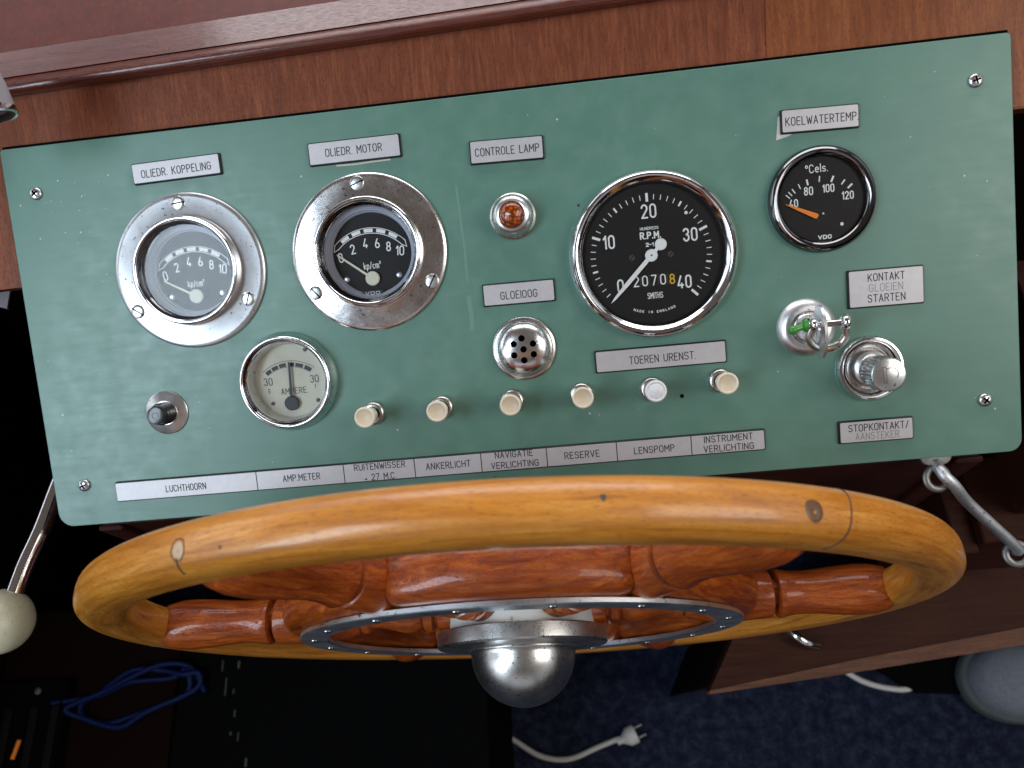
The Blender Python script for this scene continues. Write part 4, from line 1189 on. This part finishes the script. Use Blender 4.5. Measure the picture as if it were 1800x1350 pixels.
# ================================================================== THINGS AROUND THE HELM
def build_around():
    # gear lever, port
    g = empty('gear_lever', 'chrome lever with a cracked cream ball knob left of the wheel', 'lever')
    P = [(-320, 70, 790), (-352, 10, 782), (-366, -45, 780), (-374, -81, 779), (-381, -106, 779), (-386, -128, 778)]
    v, f = g_tube(catmull(P, 8), 6.6, 24); mesh('rod', v, f, M['chrome'], g)
    v, f = g_sphere(21.8, (0, 0, 0), 40, 20, (1, 1.06, 1)); mesh('ball_knob', v, f, M['cracked_ivory'], g, loc=(-392.5, -147, 777))
    # lamp at the top-left corner, cut by the frame
    ax = Vector((.12, -.68, -.52)).normalized()
    q = ax.to_track_quat('Z', 'Y').to_matrix().to_4x4(); q.translation = (-.2715, .1005, 1.049); q = q @ Matrix.Scale(.74, 4)
    g = empty('reading_lamp', 'grey reading lamp with a chrome lip and brass socket in the corner', 'lamp', mw=q)
    lathe('shade', [(0, -14), (10, -12), (18, -5), (23, 6), (25.4, 20), (26, 38), (25.2, 38), (24.4, 20), (22, 7), (17, -2), (0, -9)], M['lever_grey'], g, 48)
    v, f = g_tube(catmull([(-6, 0, -8), (-30, 6, -22), (-60, 14, -18), (-95, 20, 20), (-110, 22, 70)], 8), 5, 14); mesh('arm', v, f, M['lever_grey'], g)
    lathe('lip', [(25.0, 36), (26.6, 36.5), (27, 38.5), (26.8, 41), (25.6, 42), (24.2, 41.4), (24.0, 38), (25.0, 36)], M['chrome'], g, 48)
    lathe('socket', [(0, 4), (10, 4), (11, 38), (12, 44), (9, 48), (0, 49)], M['brass'], g, 24)
    # grey tag beside the panel
    v, f = g_layers([([(-385, 96), (-371, 81), (-369, 63), (-393, 75), (-400, 92)], 858), ([(-385, 96), (-371, 81), (-369, 63), (-393, 75), (-400, 92)], 859.5)])
    v = [(x, y, z + (x + 385) * .5) for x, y, z in v]
    pt = mesh('paper_tag', v, f, M['tag_grey'], smooth=0)
    sv, sf = g_tube([(-386, 93, 858), (-388, 88, 900), (-390, 84, 950)], .6, 8); mesh('string', sv, sf, M['tag_grey'], pt)
    tag(pt, 'small grey angular tag hanging left of the green panel', 'tag')

    # gate hook, starboard
    g = empty('gate_hook', 'galvanised gate hook on two eye plates right of the wheel', 'gate hook')
    A = Vector((256, -116, 850)); B = Vector((311.5, -150, 800)); D = (B - A)
    P = [A + Vector((-3, 12, 1)), A + Vector((-1, 3, 3)), A + D * .08 + Vector((1, 0, 2.5)), A + D * .3, A + D * .7, B - D * .07, B + Vector((2, -1, -4)), B + Vector((1, 2, -12))]
    v, f = g_tube(catmull(P, 8), lambda t: 3.5, 18); mesh('rod', v, f, M['galvanised'], g)

    def eye(c, nrm, name, rz):
        mb = MB(); n = 32
        v = []; f = []
        S = 12
        for i in range(n):
            t = 2 * math.pi * i / n
            for j in range(S):
                a = 2 * math.pi * j / S; r = 6.6 + 2.4 * math.cos(a); v.append((r * math.cos(t), r * math.sin(t), 1.5 * math.sin(a)))
        for i in range(n):
            for j in range(S): i2, j2 = (i + 1) % n, (j + 1) % S; f.append((i * S + j, i2 * S + j, i2 * S + j2, i * S + j2))
        mb.add(v, f)
        m = Vector(nrm).to_track_quat('Z', 'Y').to_matrix().to_4x4() @ Matrix.Rotation(R(rz), 4, 'Z'); m.translation = Vector(c)
        pv, pf = g_plate(26, 20, 6, -1.4, 1.4, .5); mb.add([(x + 21, y, z) for x, y, z in pv], pf)
        mb.v = [tuple(m @ Vector(a)) for a in mb.v]
        return mb.build(name, M['dark_zinc'], g)
    eye((253, -113, 848), (.1, -.35, .9), 'eye_plate', 75)
    eye((313, -153, 795), (-.1, -.25, .95), 'eye_plate', -22)
    for x, y in ((331, -160), (342, -164)):
        lathe('screw', [(0, 0), (3, 0), (2.6, .9), (0, 1.3)], M['satin_steel'], g, 16, loc=(x, y, 797))

    # boards at the starboard side
    b = empty('locker_boards', 'stepped dark mahogany locker boards right of the console', 'locker')
    for x0, x1, y0, y1, z0, z1 in ((343, 470, -128, -60, 560, 700), (371, 520, -108, 60, 690, 800), (326, 342.6, -133, -60, 520, 690)):
        v, f = g_box(x0, x1, y0, y1, z0, z1, 1.2); mesh('board', v, f, M['bench_wood'], b)
    v, f = g_box(345, 700, -59, 40, 300, 640, 1.0); mesh('riser', v, f, M['console_wood'], b)
    v, f = g_box(383, 440, -88, 20, 802, 815, 1.5); mesh('light_batten', v, f, M['bench_edge'], b)

    # bench top with a lighter edge strip
    b = empty('bench_board', 'dark wooden bench board with a lighter edge right below the wheel', 'bench')
    top = [(147, -217), (289, -197), (455, -177), (720, -146), (720, -60), (300, -112), (190, -150)]
    v, f = g_layers([(top, 470), (top, 500)]); mesh('board', v, f, M['bench_wood'], b, smooth=0)
    edge = [(146.4, -219.6), (286, -208), (450, -192.4), (721, -166), (721, -145.5), (455, -176.5), (289, -196.5), (146.9, -216.4)]
    v, f = g_layers([(edge, 478), (edge, 501.5)]); mesh('edge_strip', v, f, M['bench_edge'], b, smooth=0)
    v, f = g_layers([([(152, -210), (320, -188), (730, -140), (730, -40), (190, -140)], 0), ([(152, -210), (320, -188), (730, -140), (730, -40), (190, -140)], 469)])
    mesh('locker_front', v, f, M['dark_bulkhead'], b, smooth=0)
    v, f = g_tube(catmull([(226, -155, 490), (230, -163, 508), (236, -172, 514), (245, -179, 512), (257, -182, 503)], 8), 4.2, 16)
    tag(mesh('grab_handle', v, f, M['chrome'], s=MM), 'small curved chrome handle below the wheel rim on the bench', 'handle')

    # port footwell gear
    c = empty('wooden_cabinet', 'very dark brown cabinet top in the left footwell', 'cabinet')
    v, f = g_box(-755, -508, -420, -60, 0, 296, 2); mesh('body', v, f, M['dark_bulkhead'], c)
    v, f = g_box(-505, -98, -420, -60, 0, 296, 2)
    a = empty('case_and_floor_shade', 'black equipment case with tiny switches, widened over the shaded footwell floor', 'equipment case'); mesh('body', v, f, M['dark_case'], a)  # case widened to the right, its black standing in for shade on the carpet
    for i, (x, y, w, h) in enumerate(((-446, -146, 1.5, 14), (-439, -172, 1.5, 22), (-424, -146, 3, 9), (-428, -178, 1.5, 6), (-424, -205, 2, 8), (-427, -228, 2.2, 4), (-417, -232, 1.5, 10), (-404, -262, 2.5, 10))):
        v, f = g_box(-w / 2, w / 2, -h / 2, h / 2, 0, 2); mesh('switch', v, f, M['case_mark'], a, smooth=0, loc=(x, y, 296))
    a = empty('ribbed_amplifier', 'black ribbed equipment box at the lower left corner', 'equipment box')
    v, f = g_box(-754, -645, -420, -150, 297, 318, 2); mesh('body', v, f, M['dark_case'], a)
    for x in (-715, -680, -652):
        v, f = g_box(x - 5, x + 5, -400, -183, 318, 324, 1.5); mesh('rib', v, f, M['case_rib'], a)
    lathe('screw', [(0, 0), (4.5, 0), (4, 1.2), (0, 1.6)], M['satin_steel'], a, 16, loc=(-683, -164, 318))
    v, f = g_box(-2.4, 2.4, -11, 11, 0, 1.2); o = mesh('warning_label', v, f, M['orange_paint'], a, smooth=0, loc=(-693, -232, 324.2)); o.rotation_euler = (0, 0, R(-12))
    P = [(-660, -181, 312), (-604, -174, 306), (-560, -160, 305), (-515, -150, 304), (-484, -153, 304), (-476, -165, 304), (-492, -181, 304), (-532, -196, 304), (-584, -203, 304), (-618, -199, 304), (-628, -186, 305), (-606, -170, 309), (-569, -155, 310), (-523, -145, 309), (-488, -147, 308), (-470, -160, 308), (-484, -180, 308), (-530, -204, 308), (-580, -211, 308), (-622, -205, 309), (-634, -184, 311), (-600, -163, 313), (-555, -148, 313), (-515, -142, 312), (-480, -150, 306), (-466, -170, 302)]
    rc = random.Random(11)
    P = [(x + rc.uniform(-9, 9), y + rc.uniform(-9, 9), z + rc.uniform(-1, 5)) for x, y, z in P]
    v, f = g_tube(catmull(P, 8), 3.4, 12)
    tag(mesh('blue_cable', v, f, M['blue_cable']), 'coiled blue network cable lying on the dark cabinet top', 'cable')

    # power plug with cable on the floor
    g = empty('power_plug', 'off-white two-pin power plug with its cable on the carpet', 'power plug')
    P = [(-124, -330, 5), (-127, -290, 5), (-127, -265, 5), (-116, -248, 5), (-97, -259, 5), (-56, -284, 5), (-13, -290, 5), (33, -276, 6), (62, -267, 12), (74, -266, 14)]
    v, f = g_tube(catmull(P, 10), 4.0, 12); mesh('cable', v, f, M['white_cable'], g)
    m = Vector((.93, .36, .04)).to_track_quat('Z', 'Y').to_matrix().to_4x4(); m.translation = (.074, -.2665, .014); m = m @ Matrix.Scale(.78, 4)
    b = lathe('plug_body', [(0, -14), (5.5, -14), (7, -4), (13, 4), (17.5, 10), (18, 24), (16.5, 27), (0, 27)], M['white_cable'], g, 28); b.matrix_local = m
    for s in (-9.5, 9.5):
        v, f = g_tube([(s, 0, 26), (s, 0, 44)], 2.3, 12); mesh('pin', v, f, M['satin_steel'], b)
    v, f = g_tube(catmull([(400, -165, 5), (425, -187, 5), (451, -205, 5), (483, -216, 5), (515, -219, 5), (545, -205, 5), (565, -180, 5)], 8), 4.2, 12)
    tag(mesh('white_cable', v, f, M['white_cable']), 'white cable running along the floor below the bench board', 'cable')

    v, f = g_layers([([(500, -150), (640, -150), (600, -232), (525, -226), (470, -186)], 0), ([(500, -150), (640, -150), (600, -232), (525, -226), (470, -186)], 12)])
    tag(mesh('rubber_mat', v, f, M['dark_case'], smooth=0), 'black rubber mat corner beside the grey shoe', 'mat')
    # toe of a grey shoe at the right edge
    g = empty('shoe', 'rounded toe of a grey shoe at the right edge of the carpet', 'shoe')
    n = 48

    def outl(k, dx=0):
        return [(662 + dx + (78 * k if math.cos(2 * math.pi * i / n) < 0 else 230) * math.cos(2 * math.pi * i / n), -215 + 62 * k * math.sin(2 * math.pi * i / n) - max(0, math.cos(2 * math.pi * i / n)) * 60) for i in range(n)]
    v, f = g_layers([(outl(.94), 0), (outl(1.0), 8), (outl(1.0), 26), (outl(.95), 32)]); mesh('sole', v, f, M['shoe_rubber'], g, smooth=60)
    v, f = g_layers([(outl(.86), 30), (outl(.84), 48), (outl(.72, 6), 66), (outl(.5, 22), 80), (outl(.2, 50), 86)]); mesh('upper', v, f, M['shoe_suede'], g, smooth=60)


metal('dark_zinc', (.24, .235, .23), .4, .6, .5, .2)
plain('case_mark', (.03, .03, .027), .7)
build_around()
